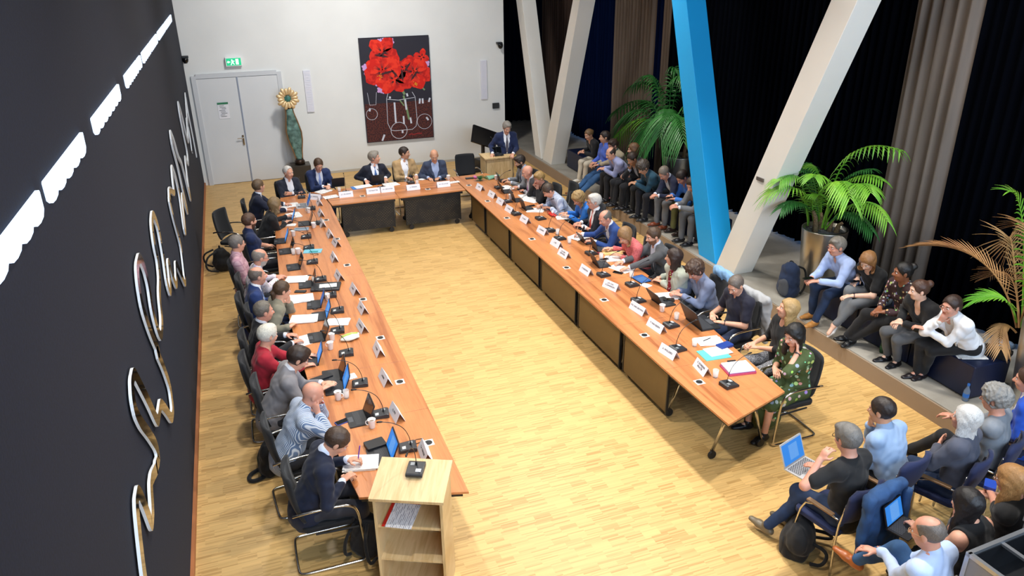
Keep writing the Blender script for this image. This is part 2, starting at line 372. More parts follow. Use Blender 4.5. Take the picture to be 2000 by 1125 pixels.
# painting
pa = thing('painting', 'large painting of red flowers in a glass jar on the back wall', 'painting', (3.875, 19.255, 1.965))
MB().box((0, 0, 0), (1.73, .06, 2.53)).build('canvas', mat('plain', '#1b1826', rough=.6), pa)
def flat(pts, y=-.034, mb=None, mi=0):
    mb = mb or MB(); mb.add([(p[0], y, p[1]) for p in pts], [tuple(range(len(pts)))], mi); return mb
def ppx(u, v): return (-.865+1.73*min(.992, max(.008, u)), 1.265-2.53*min(.994, max(.006, v)))     # canvas fractions
def blob(u, v, ru, rv, n=26, w=.12, seed=0, ph=0):
    q = random.Random(seed); a1, a2, a3 = q.random()*6, q.random()*6, q.random()*6; pts = []
    for i in range(n):
        a = 2*PI*i/n; k = 1+w*math.sin(3*a+a1)+w*.7*math.sin(5*a+a2)+w*.4*math.sin(8*a+a3); pts.append(ppx(u+ru*k*math.cos(a), v+rv*k*math.sin(a)))
    return pts
prn = random.Random(3)
def petals(mb, u, v, n, L, W, y, a0=0, spread=2*PI, asp=.68):
    for i in range(n):
        a = a0+spread*i/n; cu, cv = math.cos(a), math.sin(a); pts = []
        for s_, w_ in ((0, .15), (.25, .7), (.55, 1), (.8, .85), (1, .35), (1.05, 0), (1, -.35), (.8, -.85), (.55, -1), (.25, -.7), (0, -.15)):
            j = 1 if s_ in (0, 1.05) else 1+.16*(prn.random()-.5); pts.append(ppx(u+(cu*s_*L*j-cv*w_*W*j), v+(cv*s_*L*j+cu*w_*W*j)*asp))
        flat(pts, y-.0004*i, mb)
BR = MB(); flat([ppx(.01, .62), ppx(.99, .62), ppx(.99, .995), ppx(.01, .995)], -.0315, BR)
BR.build('table_area', mat('speck', '#33161a', '#5a2a22', scale=.45), pa)
PK = MB()
for u, v, s in ((.06, .27, 1), (.09, .33, 2), (.14, .38, 3), (.2, .42, 4), (.25, .49, 5), (.31, .5, 6), (.37, .02, 7), (.45, .04, 8), (.3, .04, 9), (.9, .22, 10), (.95, .26, 11), (.93, .32, 12), (.92, .37, 13)):
    petals(PK, u, v, 5, .05, .02, -.0325, a0=s)
PK.build('pink_blossoms', mat('plain', '#c79ad0', rough=.6), pa)
RD, RD2, VN = MB(), MB(), MB()
def bloom(u, v, L, n, a0, y, asp=.68):
    for i in range(n):
        a = a0+2*PI*i/n; petals(RD if i % 2 else RD2, u, v, 1, L*(.9+.25*prn.random()), L*.42, y-.0006*(i % 2), a0=a)
        for q_ in (-.16, 0, .16):
            cu, cv = math.cos(a+q_), math.sin(a+q_); nx, nv = -cv*.004, cu*.004
            flat([ppx(u+cu*L*.15-nx, v+cv*L*.15*asp-nv), ppx(u+cu*L*.55, v+cv*L*.55*asp), ppx(u+cu*L*.15+nx, v+cv*L*.15*asp+nv)], y-.0035, VN)
for u_, v_, a_, b_, sd in ((.32, .14, .15, .09, 1), (.30, .30, .22, .13, 2), (.44, .40, .16, .10, 3), (.76, .34, .19, .14, 4), (.86, .22, .09, .05, 5)): flat(blob(u_, v_, a_, b_, seed=sd, w=.16), -.0346, RD2)
bloom(.32, .14, .21, 5, .25, -.0352); bloom(.30, .31, .27, 6, .5, -.0362); bloom(.47, .40, .21, 5, 1.1, -.0372)
bloom(.76, .34, .26, 6, .2, -.0356); bloom(.88, .20, .11, 4, .3, -.0376); bloom(.62, .30, .15, 4, .6, -.0366)
RD.build('red_blooms', mat('speck', '#d01a0e', '#e8341c', scale=.12), pa); RD2.build('darker_red_blooms', mat('speck', '#b8120c', '#d8281a', scale=.15), pa); VN.build('petal_veins', mat('plain', '#4a0a10', rough=.6), pa)
DT = MB()
for u, v, a, L in ((.30, .17, .2, .1), (.36, .33, -.2, .12), (.47, .34, .9, .08), (.76, .37, -.9, .1), (.66, .29, -.9, .09), (.58, .36, 1.5, .1), (.33, .15, -.6, .06)):
    pts = [ppx(u+L*t*math.cos(a)-w_*.014*math.sin(a), v+(L*t*math.sin(a)+w_*.014*math.cos(a))*.68) for t, w_ in ((-1, 0), (-.4, 1), (.4, 1), (1, 0), (.4, -1), (-.4, -1))]
    flat(pts, -.0425, DT)
DT.build('throat_print', mat('plain', '#3a0710', rough=.6), pa)
YL = MB()
for i in range(26):
    u, v = (.26+rnd.gauss(0, .02), .36+rnd.gauss(0, .018)) if i % 2 else (.77+rnd.gauss(0, .02), .45+rnd.gauss(0, .012)); flat([ppx(u, v), ppx(u+.009, v), ppx(u+.009, v+.007), ppx(u, v+.007)], -.043, YL)
YL.build('stamens', mat('plain', '#e0a41c', rough=.6), pa)
def line(mb, pts, w, y=-.034):
    P = [ppx(*p) for p in pts]
    for i in range(len(P)-1):
        (x0, z0), (x1, z1) = P[i], P[i+1]; L = math.hypot(x1-x0, z1-z0) or 1; nx, nz = -(z1-z0)/L*w/2, (x1-x0)/L*w/2
        mb.add([(x0+nx, y, z0+nz), (x1+nx, y, z1+nz), (x1-nx, y, z1-nz), (x0-nx, y, z0-nz)], [(0, 1, 2, 3)])
JR = MB()
line(JR, [(.36, .52), (.33, .58), (.32, .82), (.36, .89), (.42, .90), (.68, .90), (.74, .87), (.76, .8), (.75, .58), (.71, .53)], .012)
line(JR, [(.34, .585), (.5, .60), (.74, .585)], .012)
def circ(u, v, ru, n=22): return [(u+ru*math.cos(2*PI*i/n), v+ru*.68*math.sin(2*PI*i/n)) for i in range(n+1)]
line(JR, circ(.48, .90, .12), .013, -.0345); line(JR, circ(.10, .72, .08), .010); line(JR, circ(.87, .83, .11), .010); line(JR, [(.06, .51), (.08, .63), (.17, .63), (.19, .51)], .008)
for a in ((.44, .62, .44, .82), (.6, .6, .61, .7), (.66, .78, .67, .84), (.56, .76, .56, .84), (.82, .60, .81, .65), (.86, .60, .86, .65), (.97, .60, .95, .64), (.08, .66, .07, .69), (.26, .93, .22, .99), (.38, .56, .38, .58), (.63, .54, .64, .57), (.53, .9, .53, .93), (.9, .79, .93, .82)):
    line(JR, [(a[0], a[1]), (a[2], a[3])], .045, -.0335)
JR.build('painted_glass_print', mat('plain', '#c9ccd8', rough=.6), pa)
GS = MB(); line(GS, [(.58, .56), (.61, .66), (.64, .8)], .05, -.0332); line(GS, [(.52, .6), (.58, .66)], .03, -.0332); line(GS, [(.86, .49), (.9, .52)], .04); line(GS, [(.56, .5), (.6, .55)], .06)
GS.build('painted_stem_print', mat('plain', '#6f8a5e', rough=.6), pa)
SG = MB(); line(SG, [(.62, .955), (.66, .945), (.7, .955), (.76, .945), (.82, .95)], .03); SG.build('signature', mat('plain', '#8a1a1a', rough=.6), pa)
# sculpture on plinth
sc = thing('flower_sculpture', 'tall bronze flower sculpture with a green stem in front of the back wall', 'sculpture', (1.28, 18.85, 0))
MB().box((0, 0, .21), (.46, .42, .42)).build('plinth', mat('stone', '#3b342c', '#2a251f', rough=.4), sc, bevel=.006)
MB().lathe([(.12, .42), (.12, .5), (.09, .54)], n=18).build('foot_collar', mat('plain', '#3a2a20', rough=.4, metal=.6), sc, smooth=True)
st, ed = MB(), MB(); hs = [(.54, .07), (.75, .10), (1.0, .155), (1.2, .17), (1.45, .13), (1.65, .085), (1.78, .075)]
P = []
for i in range(25):
    z = .54+1.24*i/24; k = np.interp(z, [h for h, _ in hs], [q for _, q in hs]); off = -.10*((z-.54)/1.24)
    P.append((z, k, off))
st.ring([((o, 0, z), (1, 0, 0), (0, 1, 0), 1.0) for z, k, o in P], [(0, 0)], cap=False) if False else None
for sgn, mbx, wf, dep in ((0, st, 1.0, .05),):
    vs = []; fs = []
    for z, k, o in P:
        for q in range(12):
            a = 2*PI*q/12; vs.append((o+k*math.cos(a), .065*math.sin(a), z))
    for i in range(len(P)-1):
        for q in range(12): fs.append((i*12+q, i*12+(q+1) % 12, (i+1)*12+(q+1) % 12, (i+1)*12+q))
    fs += [tuple(range(11, -1, -1)), tuple(range(len(vs)-12, len(vs)))]; st.add(vs, fs)
st.build('stem', mat('patina', '#6d8f86', '#3f5850', rough=.5), sc, smooth=True)
for s_ in (-1, 1): ed.tube([(o+s_*k*1.02, -.01, z) for z, k, o in P], .018, n=6)
ed.build('bronze_rim', mat('plain', '#a9825c', rough=.35, metal=.7), sc, smooth=True)
hz0 = 2.0
MB().lathe([(.05, 1.74), (.09, 1.78), (.03, 1.86)], c=(-.1, 0, 0), n=14).build('neck', mat('plain', '#2b1d18', rough=.4, metal=.6), sc, smooth=True)
PT = MB()
for i in range(16):
    a = 2*PI*i/16+.1; d = (math.cos(a), math.sin(a)); ln = .235+.03*(i % 2)
    fr_ = [((-.1+d[0]*t*ln, -.03-.05*math.sin(t*2.4), hz0+d[1]*t*ln), (-d[1], 0, d[0]), (0, 1, 0), k_) for t, k_ in ((.3, .3), (.5, .6), (.75, .95), (.92, .9), (1, .4))]
    PT.ring(fr_, [(.042*math.cos(q*PI/4), .022*math.sin(q*PI/4)) for q in range(8)])
PT.build('petal_ring', mat('plain', '#e6c796', rough=.4, metal=.35), sc, smooth=True)
MB().sph((-.1, -.03, hz0), (.085, .05, .085)).build('flower_centre', mat('patina', '#3f8074', '#26443c', rough=.5), sc, smooth=True)
# ------------------------------------------------ mirror script on the dark wall
def cr(P, off, s): return [(off[0]+x/s, off[1]+y/s) for x, y in P]
strokes = cr([(375, 1180), (350, 1000), (318, 720), (296, 500), (290, 380), (305, 305), (335, 350), (375, 450), (425, 590), (440, 610), (445, 480), (430, 250), (435, 170), (490, 60)], (210, 900), 5) + \
 cr([(400, 1090), (428, 1010), (405, 890), (330, 770), (262, 680), (215, 580), (190, 450), (182, 300), (200, 225), (245, 310), (330, 480), (400, 640), (420, 665), (435, 560), (445, 505), (490, 560), (545, 650), (557, 560), (530, 350), (470, 170), (405, 20)], (220, 680), 4.686) + \
 cr([(228, 1090), (160, 930), (105, 760), (78, 600), (68, 480), (85, 400), (120, 480), (150, 600), (175, 780), (215, 930), (240, 975), (245, 860), (225, 680), (228, 560), (215, 430), (190, 320), (172, 180), (178, 90), (215, 180), (255, 400), (280, 590), (305, 670), (300, 550), (285, 420), (318, 540), (348, 620), (345, 520), (340, 440), (380, 530), (412, 610), (398, 480), (378, 320), (325, 130), (296, 0)], (250, 390), 3.63) + \
 cr([(140, 1000), (135, 900), (182, 950), (168, 840), (156, 705), (190, 800), (225, 960), (262, 1250)], (300, 160), 4.327) + [(363.5, 456)] + cr([(240, 920), (270, 1040), (296, 1120), (245, 880), (205, 700), (160, 530), (143, 410), (178, 500), (215, 640), (238, 680), (262, 770), (295, 910), (320, 1010), (295, 860), (268, 630), (283, 670), (298, 700), (290, 600), (255, 430), (225, 280), (208, 160), (240, 270), (275, 430), (300, 520), (290, 400), (280, 295), (310, 440), (334, 620), (318, 500), (290, 340), (268, 70), (290, 230), (330, 430), (368, 630)], (300, 160), 4.327)
XL = -.935
pw = [atx(px_, py_, XL) for px_, py_ in strokes]
def chaik(P, n):
    for _ in range(n):
        Q = [P[0]]
        for i in range(len(P)-1):
            a, b = P[i], P[i+1]; Q += [(a[0]*.8+b[0]*.2, a[1]*.8+b[1]*.2), (a[0]*.2+b[0]*.8, a[1]*.2+b[1]*.8)]
        Q.append(P[-1]); P = Q
    return P
pw = chaik(pw, 2)
sg = thing('wall_script', 'large mirror-polished flowing script mounted on the dark wall', 'wall lettering', (0, 0, 0))
rib, edg = MB(), MB()
L_, R_ = [], []
for i, p in enumerate(pw):
    a, b = pw[max(i-1, 0)], pw[min(i+1, len(pw)-1)]; tx, tz = b[0]-a[0], b[1]-a[1]; l = math.hypot(tx, tz) or 1; tx, tz = tx/l, tz/l
    w_ = .036+.026*abs(tz)         # pen angle makes the slanted strokes broader
    L_.append((p[0]-tz*w_, p[1]+tx*w_)); R_.append((p[0]+tz*w_, p[1]-tx*w_))
for i in range(len(pw)-1):
    q = [L_[i], L_[i+1], R_[i+1], R_[i]]
    rib.add([(XL, y, z) for y, z in q], [(0, 1, 2, 3)])
    for (a, b) in ((L_[i], L_[i+1]), (R_[i], R_[i+1])):
        edg.add([(XL, a[0], a[1]), (XL, b[0], b[1]), (-.955, b[0], b[1]), (-.955, a[0], a[1])], [(0, 1, 2, 3)])
rib.build('mirror_face', mat('plain', '#e0dcd4', rough=.06, metal=1), sg); edg.build('white_side', mat('plain', '#eef2f6', rough=.5), sg)
# lit white line high on the dark wall, comb-like along its lower edge
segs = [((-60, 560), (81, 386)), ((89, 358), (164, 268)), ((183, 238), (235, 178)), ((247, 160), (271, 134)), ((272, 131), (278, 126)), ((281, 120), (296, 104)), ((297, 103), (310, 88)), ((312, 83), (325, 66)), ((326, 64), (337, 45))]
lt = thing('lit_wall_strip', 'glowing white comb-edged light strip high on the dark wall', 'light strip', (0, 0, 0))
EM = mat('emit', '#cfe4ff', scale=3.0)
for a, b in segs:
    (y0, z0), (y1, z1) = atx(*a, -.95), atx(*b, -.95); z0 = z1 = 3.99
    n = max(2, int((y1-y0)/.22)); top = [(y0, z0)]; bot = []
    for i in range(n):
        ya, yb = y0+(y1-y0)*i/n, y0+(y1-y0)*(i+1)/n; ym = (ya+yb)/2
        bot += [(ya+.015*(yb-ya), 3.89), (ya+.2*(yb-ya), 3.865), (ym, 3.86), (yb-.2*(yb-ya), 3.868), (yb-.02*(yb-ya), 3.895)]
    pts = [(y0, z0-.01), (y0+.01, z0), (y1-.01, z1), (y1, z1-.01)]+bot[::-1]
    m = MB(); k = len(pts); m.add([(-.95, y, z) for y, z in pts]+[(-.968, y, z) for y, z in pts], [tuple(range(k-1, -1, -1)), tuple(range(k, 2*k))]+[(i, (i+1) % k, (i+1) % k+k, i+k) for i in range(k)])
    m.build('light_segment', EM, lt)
# ------------------------------------------------ slanting columns
def column(lab, y0a, y0b, y4a, y4b, m, notch=None):
    z0, z1 = .24, 7.4; s0a = (y4a-y0a)/3.76; s0b = (y4b-y0b)/3.76
    ya0, yb0, ya1, yb1 = y0a, y0b, y0a+s0a*(z1-z0), y0b+s0b*(z1-z0); x0, x1 = 7.15, 7.52
    vs = [(x0, ya0, z0), (x1, ya0, z0), (x1, yb0, z0), (x0, yb0, z0), (x0, ya1, z1), (x1, ya1, z1), (x1, yb1, z1), (x0, yb1, z1)]
    o = MB().add(vs, [(0, 3, 2, 1), (4, 5, 6, 7), (0, 1, 5, 4), (1, 2, 6, 5), (2, 3, 7, 6), (3, 0, 4, 7)]).build('slanted_column', m, bevel=.006)
    tag(o, lab, 'column', kind='structure'); return o
CW = mat('paint', '#f4f1e8', rough=.6)
column('white slanting column of the V nearest the speaker, leaning toward the back wall', 18.16, 17.74, 19.51, 19.08, CW)
column('white slanting column of the V nearest the speaker, leaning toward the seated crowd', 17.63, 17.08, 16.01, 15.66, CW)
column('bright blue slanting column on the platform', 10.45, 9.95, 11.81, 11.35, mat('paint', '#14aaf2', rough=.5))
cl4 = column('broad white slanting column beside the green potted palm', 9.93, 9.46, 8.33, 7.89, CW)
MB().box((7.14, 9.06, 1.93), (.02, .16, .05)).build('socket_plate', mat('plain', '#77706a', rough=.4, metal=.5), cl4)
# ------------------------------------------------ curtains
def curtain(lab, y0, y1, m, x=9.05, fold=.16, amp=.055, z0=.30, z1=7.3, xdir=False, lean=0):
    n = max(8, int((y1-y0)/.02)); vs = []; fs = []; q = random.Random(int(y0*10)); ph = 0
    prof = []
    for i in range(n+1):
        ph += 2*PI/(fold*(.8+.4*q.random()))*(y1-y0)/n; prof.append(amp*math.sin(ph)+.015*math.sin(ph*2.3))
    for zi, z in enumerate((z0, 1.5, 3, 4.5, 6, z1)):
        k = 1-.25*zi/5; w = 1+lean*(1-zi/5)
        for i in range(n+1):
            y = y0+(y1-y0)*i/n; p = (x+prof[i]*k, y, z+(.02*math.sin(i*.7) if zi == 0 else 0))
            vs.append((p[1], p[0], p[2]) if xdir else p)
    for j in range(5):
        for i in range(n): a = j*(n+1)+i; fs.append((a, a+1, a+n+2, a+n+1))
    o = MB().add(vs, fs).build('curtain', m, smooth=True); md = o.modifiers.new('thickness', 'SOLIDIFY'); md.thickness = .008
    return tag(o, lab, 'curtain', kind='structure' if False else None)
NAVY = mat('drape', '#0a1636'); NIGHT = mat('drape', '#07090f'); GREY = mat('drape', '#7a7068'); GREY2 = mat('drape', '#7a6c60')
curtain('black curtain behind the brown dried palm and the women on the bench', -3.0, 7.5, NIGHT)
curtain('grey-brown curtain between black curtains behind the front bench', 7.5, 8.55, GREY, x=8.98, fold=.2, amp=.07)
curtain('black curtain behind the white slanting column and green palm', 8.55, 14.95, NIGHT)
curtain('narrow grey curtain strip half hidden by the blue column', 14.95, 15.3, GREY2, fold=.13)
curtain('narrow dark blue curtain strip beside the blue column', 15.3, 15.6, NAVY)
curtain('wide grey-brown curtain behind the darker green palm', 15.6, 17.5, GREY2, x=8.99, fold=.15)
curtain('dark blue curtain behind the girl at the end of the back bench', 17.5, 20.05, NAVY)
curtain('brown curtain seen through the V of white columns', 20.05, 22.4, mat('drape', '#4f4038'), fold=.17)
curtain('black curtain beside the end of the white back wall', 6.6, 9.1, mat('drape', '#0a1020'), x=22.3, xdir=True)
wn = MB().box((9.6, 14, .42), (.02, 16, .34)); wo = wn.build('window_1', mat('emit', '#7db4ff', scale=2.0)); wo['kind'] = 'structure'; wo['label'] = 'daylight of the window showing under the curtain hems'
# ------------------------------------------------ platform benches
BL = mat('plain', '#0f1a38', rough=.42)
def bench(y0, y1, lab, n):
    b = thing('bench', lab, 'bench', (7.72, (y0+y1)/2, .24)); L = (y1-y0)/n
    for i in range(n):
        MB().rbox((0, -(y1-y0)/2+L*(i+.5)), (.56, L-.012, .41), .02, .02).build('seat_block', BL, b, bevel=.012)
    MB().box((0, 0, .01), (.5, y1-y0-.04, .02)).build('plinth', BLACK, b)
bench(10.75, 16.78, 'dark blue upholstered bench along the far part of the platform', 5)
bench(5.3, 8.0, 'dark blue upholstered bench in front of the grey curtain', 3)
# ------------------------------------------------ palms in steel planters
def frond(base, tip, mid, n, ll, lw, m, parent, droop=.5, name='frond', stalk=True, side=1.0, fan=0.0):
    B, M_, T = Vector(base), Vector(mid), Vector(tip); mb = MB(); pts = []
    for i in range(n+1):
        t = i/n; pts.append(B*(1-t)**2+M_*2*t*(1-t)+T*t*t)
    mb.tube(pts, [.011*(1-.75*i/n) for i in range(n+1)], n=5)
    s0 = int(n*.22)
    for i in range(s0, n+1):
        t = i/n; d = (pts[min(i+1, n)]-pts[i-1]).normalized(); sd = d.cross(Vector((0, 0, 1))); sd = sd.normalized() if sd.length > .05 else Vector((1, 0, 0)); upv = sd.cross(d).normalized()
        ln = ll*(math.sin(PI*min(1, (t-.1)/1.05))**.55)*(.85+.3*rnd.random()); fw = .35+1.1*t*(1+fan)
        for s_ in (-1, 1):
            v = (sd*s_*side+d*fw+upv*.25).normalized(); p = pts[i]; q = []
            for k in range(5):
                u = k/4; c = p+v*ln*u+Vector((0, 0, -droop*ln*u*u)); wv = d.cross(v); wv = wv.normalized() if wv.length > .05 else upv
                wd = v.cross(wv).normalized(); wdt = lw*(1-(2*u-.9)**2*.85 if u < 1 else .04); q.append((c, wd, wdt, wv))
            vs = []
            for c, wd, wdt, wv in q: vs += [c-wd*wdt, c+wv*wdt*.35, c+wd*wdt]
            mb.add(vs, [(3*k, 3*k+1, 3*k+4, 3*k+3) for k in range(4)]+[(3*k+1, 3*k+2, 3*k+5, 3*k+4) for k in range(4)])
    o = mb.build(name, m, parent); md = o.modifiers.new('thickness', 'SOLIDIFY'); md.thickness = .0015; return o
STEEL = mat('brushed', '#d6cfc2', rough=.34, metal=1)
def planter(lab, cx, cy, h, r0, r1, z=.24):
    o = thing('potted_palm', lab, 'potted palm', (cx, cy, z))
    MB().lathe([(r0, 0), (r0+.005, .01), (r1, h-.01), (r1, h), (r1-.03, h), (r1-.035, h-.06)], n=40).build('planter', STEEL, o, smooth=True)
    MB().lathe([(r1-.036, h-.08), (r1-.036, h-.055), (.02, h-.045)], n=30).build('gravel', mat('gravel', '#2c2d30', '#6a6c70', rough=.9), o)
    return o
def stems(o, h, xs):
    for x, y, L in xs: MB().tube([(x, y, h-.06), (x*1.2, y*1.1, h+L*.6), (x*1.6, y*1.3, h+L)], [.045, .032, .022], n=8).build('stem', mat('speck', '#6b4f3a', '#8b7a55', scale=1), o, smooth=True)
LG1 = mat('leaf', '#3f8a22', '#7fb335', rough=.45); LG2 = mat('leaf', '#1d5a24', '#3c8238', rough=.45); LG3 = mat('leaf', '#4f9a2a', '#8cc23a', rough=.45); TAN = mat('leaf', '#b98a56', '#8c5f38', rough=.6); TAN2 = mat('leaf', '#c9a06a', '#9a7048', rough=.6)
# planter beside the broad white column: pixel outline 1560-1642, top at y 450
p1 = planter('green palm in a tall steel planter beside the broad white column', 8.02, 8.55, .98, .25, .33)
stems(p1, .98, [(-.14, .04, .28), (.06, -.02, .12), (.12, -.1, .1), (0, .1, .2)])
def toloc(o, px, py, dx):   # a pixel at plane x = planter x + dx, in planter-local metres
    y, z = atx(px, py, o.location.x+dx); return (dx, y-o.location.y, z-o.location.z)
def fr_(o, b, m_, t, n=26, ll=.30, lw=.013, mt=LG1, dr=.6, **k): return frond(toloc(o, *b), toloc(o, *t), toloc(o, *m_), n, ll, lw, mt, o, dr, **k)
fr_(p1, (1578, 440, -.1), (1575, 330, -.55), (1500, 378, -.95), ll=.34, mt=LG3)
fr_(p1, (1580, 435, -.1), (1570, 310, -.4), (1525, 352, -.85), ll=.32, mt=LG1)
fr_(p1, (1605, 445, -.1), (1640, 300, -.3), (1660, 385, -.6), ll=.36, lw=.015, mt=LG3, dr=.8)
fr_(p1, (1603, 445, .05), (1610, 300, 0), (1570, 330, -.2), ll=.32, mt=LG1)
fr_(p1, (1612, 448, 0), (1630, 250, .1), (1756, 292, .0), ll=.26, mt=LG1, dr=.95)
fr_(p1, (1612, 448, 0), (1690, 350, 0), (1732, 430, -.1), ll=.26, mt=LG3, dr=.8)
fr_(p1, (1612, 448, 0), (1660, 380, .05), (1703, 450, 0), ll=.22, mt=LG2, dr=.8)
fr_(p1, (1605, 445, .1), (1660, 310, .2), (1722, 352, .1), ll=.3, mt=LG3)
fr_(p1, (1580, 440, 0), (1570, 370, -.4), (1528, 405, -.8), ll=.24, mt=LG2)
fr_(p1, (1600, 440, 0), (1600, 320, -.3), (1590, 345, -.7), ll=.34, mt=LG1)
fr_(p1, (1600, 440, 0), (1580, 310, -.2), (1548, 328, -.5), ll=.32, mt=LG2)
fr_(p1, (1608, 445, 0), (1680, 320, -.2), (1700, 375, -.5), ll=.32, mt=LG1)
fr_(p1, (1603, 446, 0), (1590, 330, .2), (1575, 320, .2), ll=.3, mt=LG2)
fr_(p1, (1590, 440, -.1), (1580, 370, -.3), (1600, 380, -.5), ll=.26, mt=LG3)
fr_(p1, (1603, 446, .1), (1640, 330, .3), (1700, 330, .3), ll=.28, mt=LG2)
# far palm behind the seated crowd
p2 = planter('dark green palm in a steel planter behind the back bench', 8.45, 13.4, .95, .24, .32)
stems(p2, .95, [(-.08, .06, .5), (.1, -.05, .4)])
for b, m_, t, ll, mt in [((1300, 285, 0), (1260, 170, -.2), (1215, 240, -.5), .45, LG2), ((1300, 285, 0), (1300, 180, -.4), (1255, 275, -.8), .5, LG2), ((1300, 285, 0), (1290, 130, -.1), (1260, 150, -.3), .4, LG2), ((1300, 285, 0), (1290, 150, -.2), (1205, 215, -.3), .34, LG2), ((1300, 285, 0), (1270, 190, -.3), (1208, 262, -.5), .42, LG3), ((1305, 285, 0), (1300, 130, 0), (1238, 165, -.2), .34, LG2),
    ((1305, 285, 0), (1320, 170, -.3), (1290, 262, -.7), .5, LG2), ((1305, 280, 0), (1330, 180, -.3), (1335, 275, -.6), .45, LG2), ((1305, 285, 0), (1320, 120, .1), (1345, 150, 0), .36, LG2), ((1305, 285, 0), (1310, 100, .1), (1320, 140, .1), .32, LG2),
    ((1305, 285, 0), (1350, 160, .1), (1380, 210, .1), .34, LG2), ((1300, 285, 0), (1270, 220, 0), (1240, 285, -.2), .3, LG2), ((1300, 285, 0), (1340, 210, .2), (1370, 260, .1), .34, LG2), ((1303, 285, 0), (1280, 180, .2), (1250, 200, .2), .34, LG2), ((1305, 285, 0), (1310, 190, .1), (1300, 220, -.3), .34, LG2)]:
    fr_(p2, b, m_, t, n=24, ll=ll*1.2, lw=.019, mt=mt, dr=.9)
# near palm with dried fronds
p3 = planter('palm with dried brown fronds in the nearest steel planter', 8.06, 4.95, 1.02, .25, .34)
stems(p3, 1.02, [(-.05, .03, .35), (.1, 0, .3)])
fr_(p3, (1985, 640, 0), (1955, 470, -.1), (1800, 480, -.3), n=34, ll=.40, lw=.007, mt=TAN, dr=.15, side=.45, fan=.8)
fr_(p3, (1990, 640, .1), (1975, 380, 0), (1965, 500, .1), n=28, ll=.4, lw=.008, mt=TAN2, dr=.2)
fr_(p3, (1990, 640, .1), (2050, 430, .1), (2000, 440, .2), n=28, ll=.42, lw=.009, mt=TAN, dr=.3)
fr_(p3, (1985, 630, 0), (1975, 560, -.2), (1905, 585, -.4), n=24, ll=.26, lw=.012, mt=LG3, dr=.3)
fr_(p3, (1985, 650, 0), (1950, 610, -.1), (1955, 680, -.3), n=24, ll=.2, lw=.009, mt=TAN2, dr=.7)
fr_(p3, (1995, 640, .1), (2010, 380, .2), (1975, 375, 0), n=26, ll=.3, lw=.012, mt=LG3, dr=.4)
fr_(p3, (1995, 640, 0), (2040, 520, 0), (2060, 560, 0), n=24, ll=.3, lw=.012, mt=LG1, dr=.4)
fr_(p3, (1990, 640, 0), (1990, 500, .1), (1935, 540, .2), n=24, ll=.3, lw=.006, mt=TAN, dr=.2)
# ================================================================ who is who (short phrases reused in the labels of their things)
WHO = dict(
 L1='grey-haired man in a navy jacket', L2='blond woman in black', L3='bearded man in navy', L4='grey-haired man in a pink shirt', L5='bald bearded man in a patterned shirt',
 L6='bald man in a royal blue suit', L7='ponytailed woman in olive', L8='grey-haired man in black', L9='white-haired woman in red', L10='dark-haired man in a grey blazer',
 L11='bald man in stripes', L12='man in a navy suit writing', H0='white-haired man with folded arms', H1='man in glasses and a light blue tie', H2='grey-haired man in a blue tie',
 H3='man in a tan blazer', H4='bald man in a slate jacket', R1='bearded dark-haired man in a grey suit', R2='bald man in charcoal', R3='fair-haired woman covering her mouth',
 R4='man in pale blue writing', R5='curly-haired woman in bright blue', R6='white-haired man in a red tie', R7='balding man in a blue suit', R8='woman in a coral blouse',
 R9='stubbled man in a grey blazer', R10='woman in a pale green jacket', R11='curly-haired youth in grey-blue', R12='man in a dark polo shirt', R13='blond woman with closed eyes', R14='black-haired woman in green',
 A1='dark-haired listener in a light blue shirt', A2='man in black with the silver laptop', A3='white-haired listener with folded arms', A4='grey-haired listener beside the white-haired one', A5='listener in a bright blue jacket',
 A6='wavy-haired blond listener', A7='black-haired listener with a tablet', A8='bald listener in jeans')
# ================================================================ conference tables
TW = mat('wood', '#c98552', '#985730', rough=.32); TWX = mat('woodx', '#c98552', '#a56438', rough=.32)
EDGE = mat('plain', '#5a3318', rough=.5)
BROWNP = mat('perf', '#a08558', '#66522f', rough=.5, scale=.9); BLACKP = mat('perf', '#a8966c', '#17181b', rough=.5, scale=.42)
LO = [(5.1, .50), (5.43, .51), (6.0, .44), (7.63, .31), (9.06, .26), (10.8, .24), (11.5, .27), (12.8, .32), (14.23, .47), (15.2, .6)]
RO = [(5.2, 5.02), (5.55, 5.03), (6.3, 5.09), (7.1, 5.16), (7.9, 5.22), (9.0, 5.27), (10.2, 5.22), (11.05, 5.18), (12.5, 5.09), (14.5, 5.0), (15.2, 4.84)]
def outer(tab, y): return float(np.interp(y, [a for a, _ in tab], [b for _, b in tab]))
def caster(mb, x, y):
    mb.lathe([(.045, -.014), (.05, -.008), (.05, .008), (.045, .014)], c=(0, 0, 0), n=14)
    n = 14*4; vs = mb.v[-n:]
    for i in range(len(mb.v)-n, len(mb.v)): a, b, c = mb.v[i]; mb.v[i] = (x+a, y+c, .05+b)
    mb.box((x, y, .085), (.03, .035, .05))
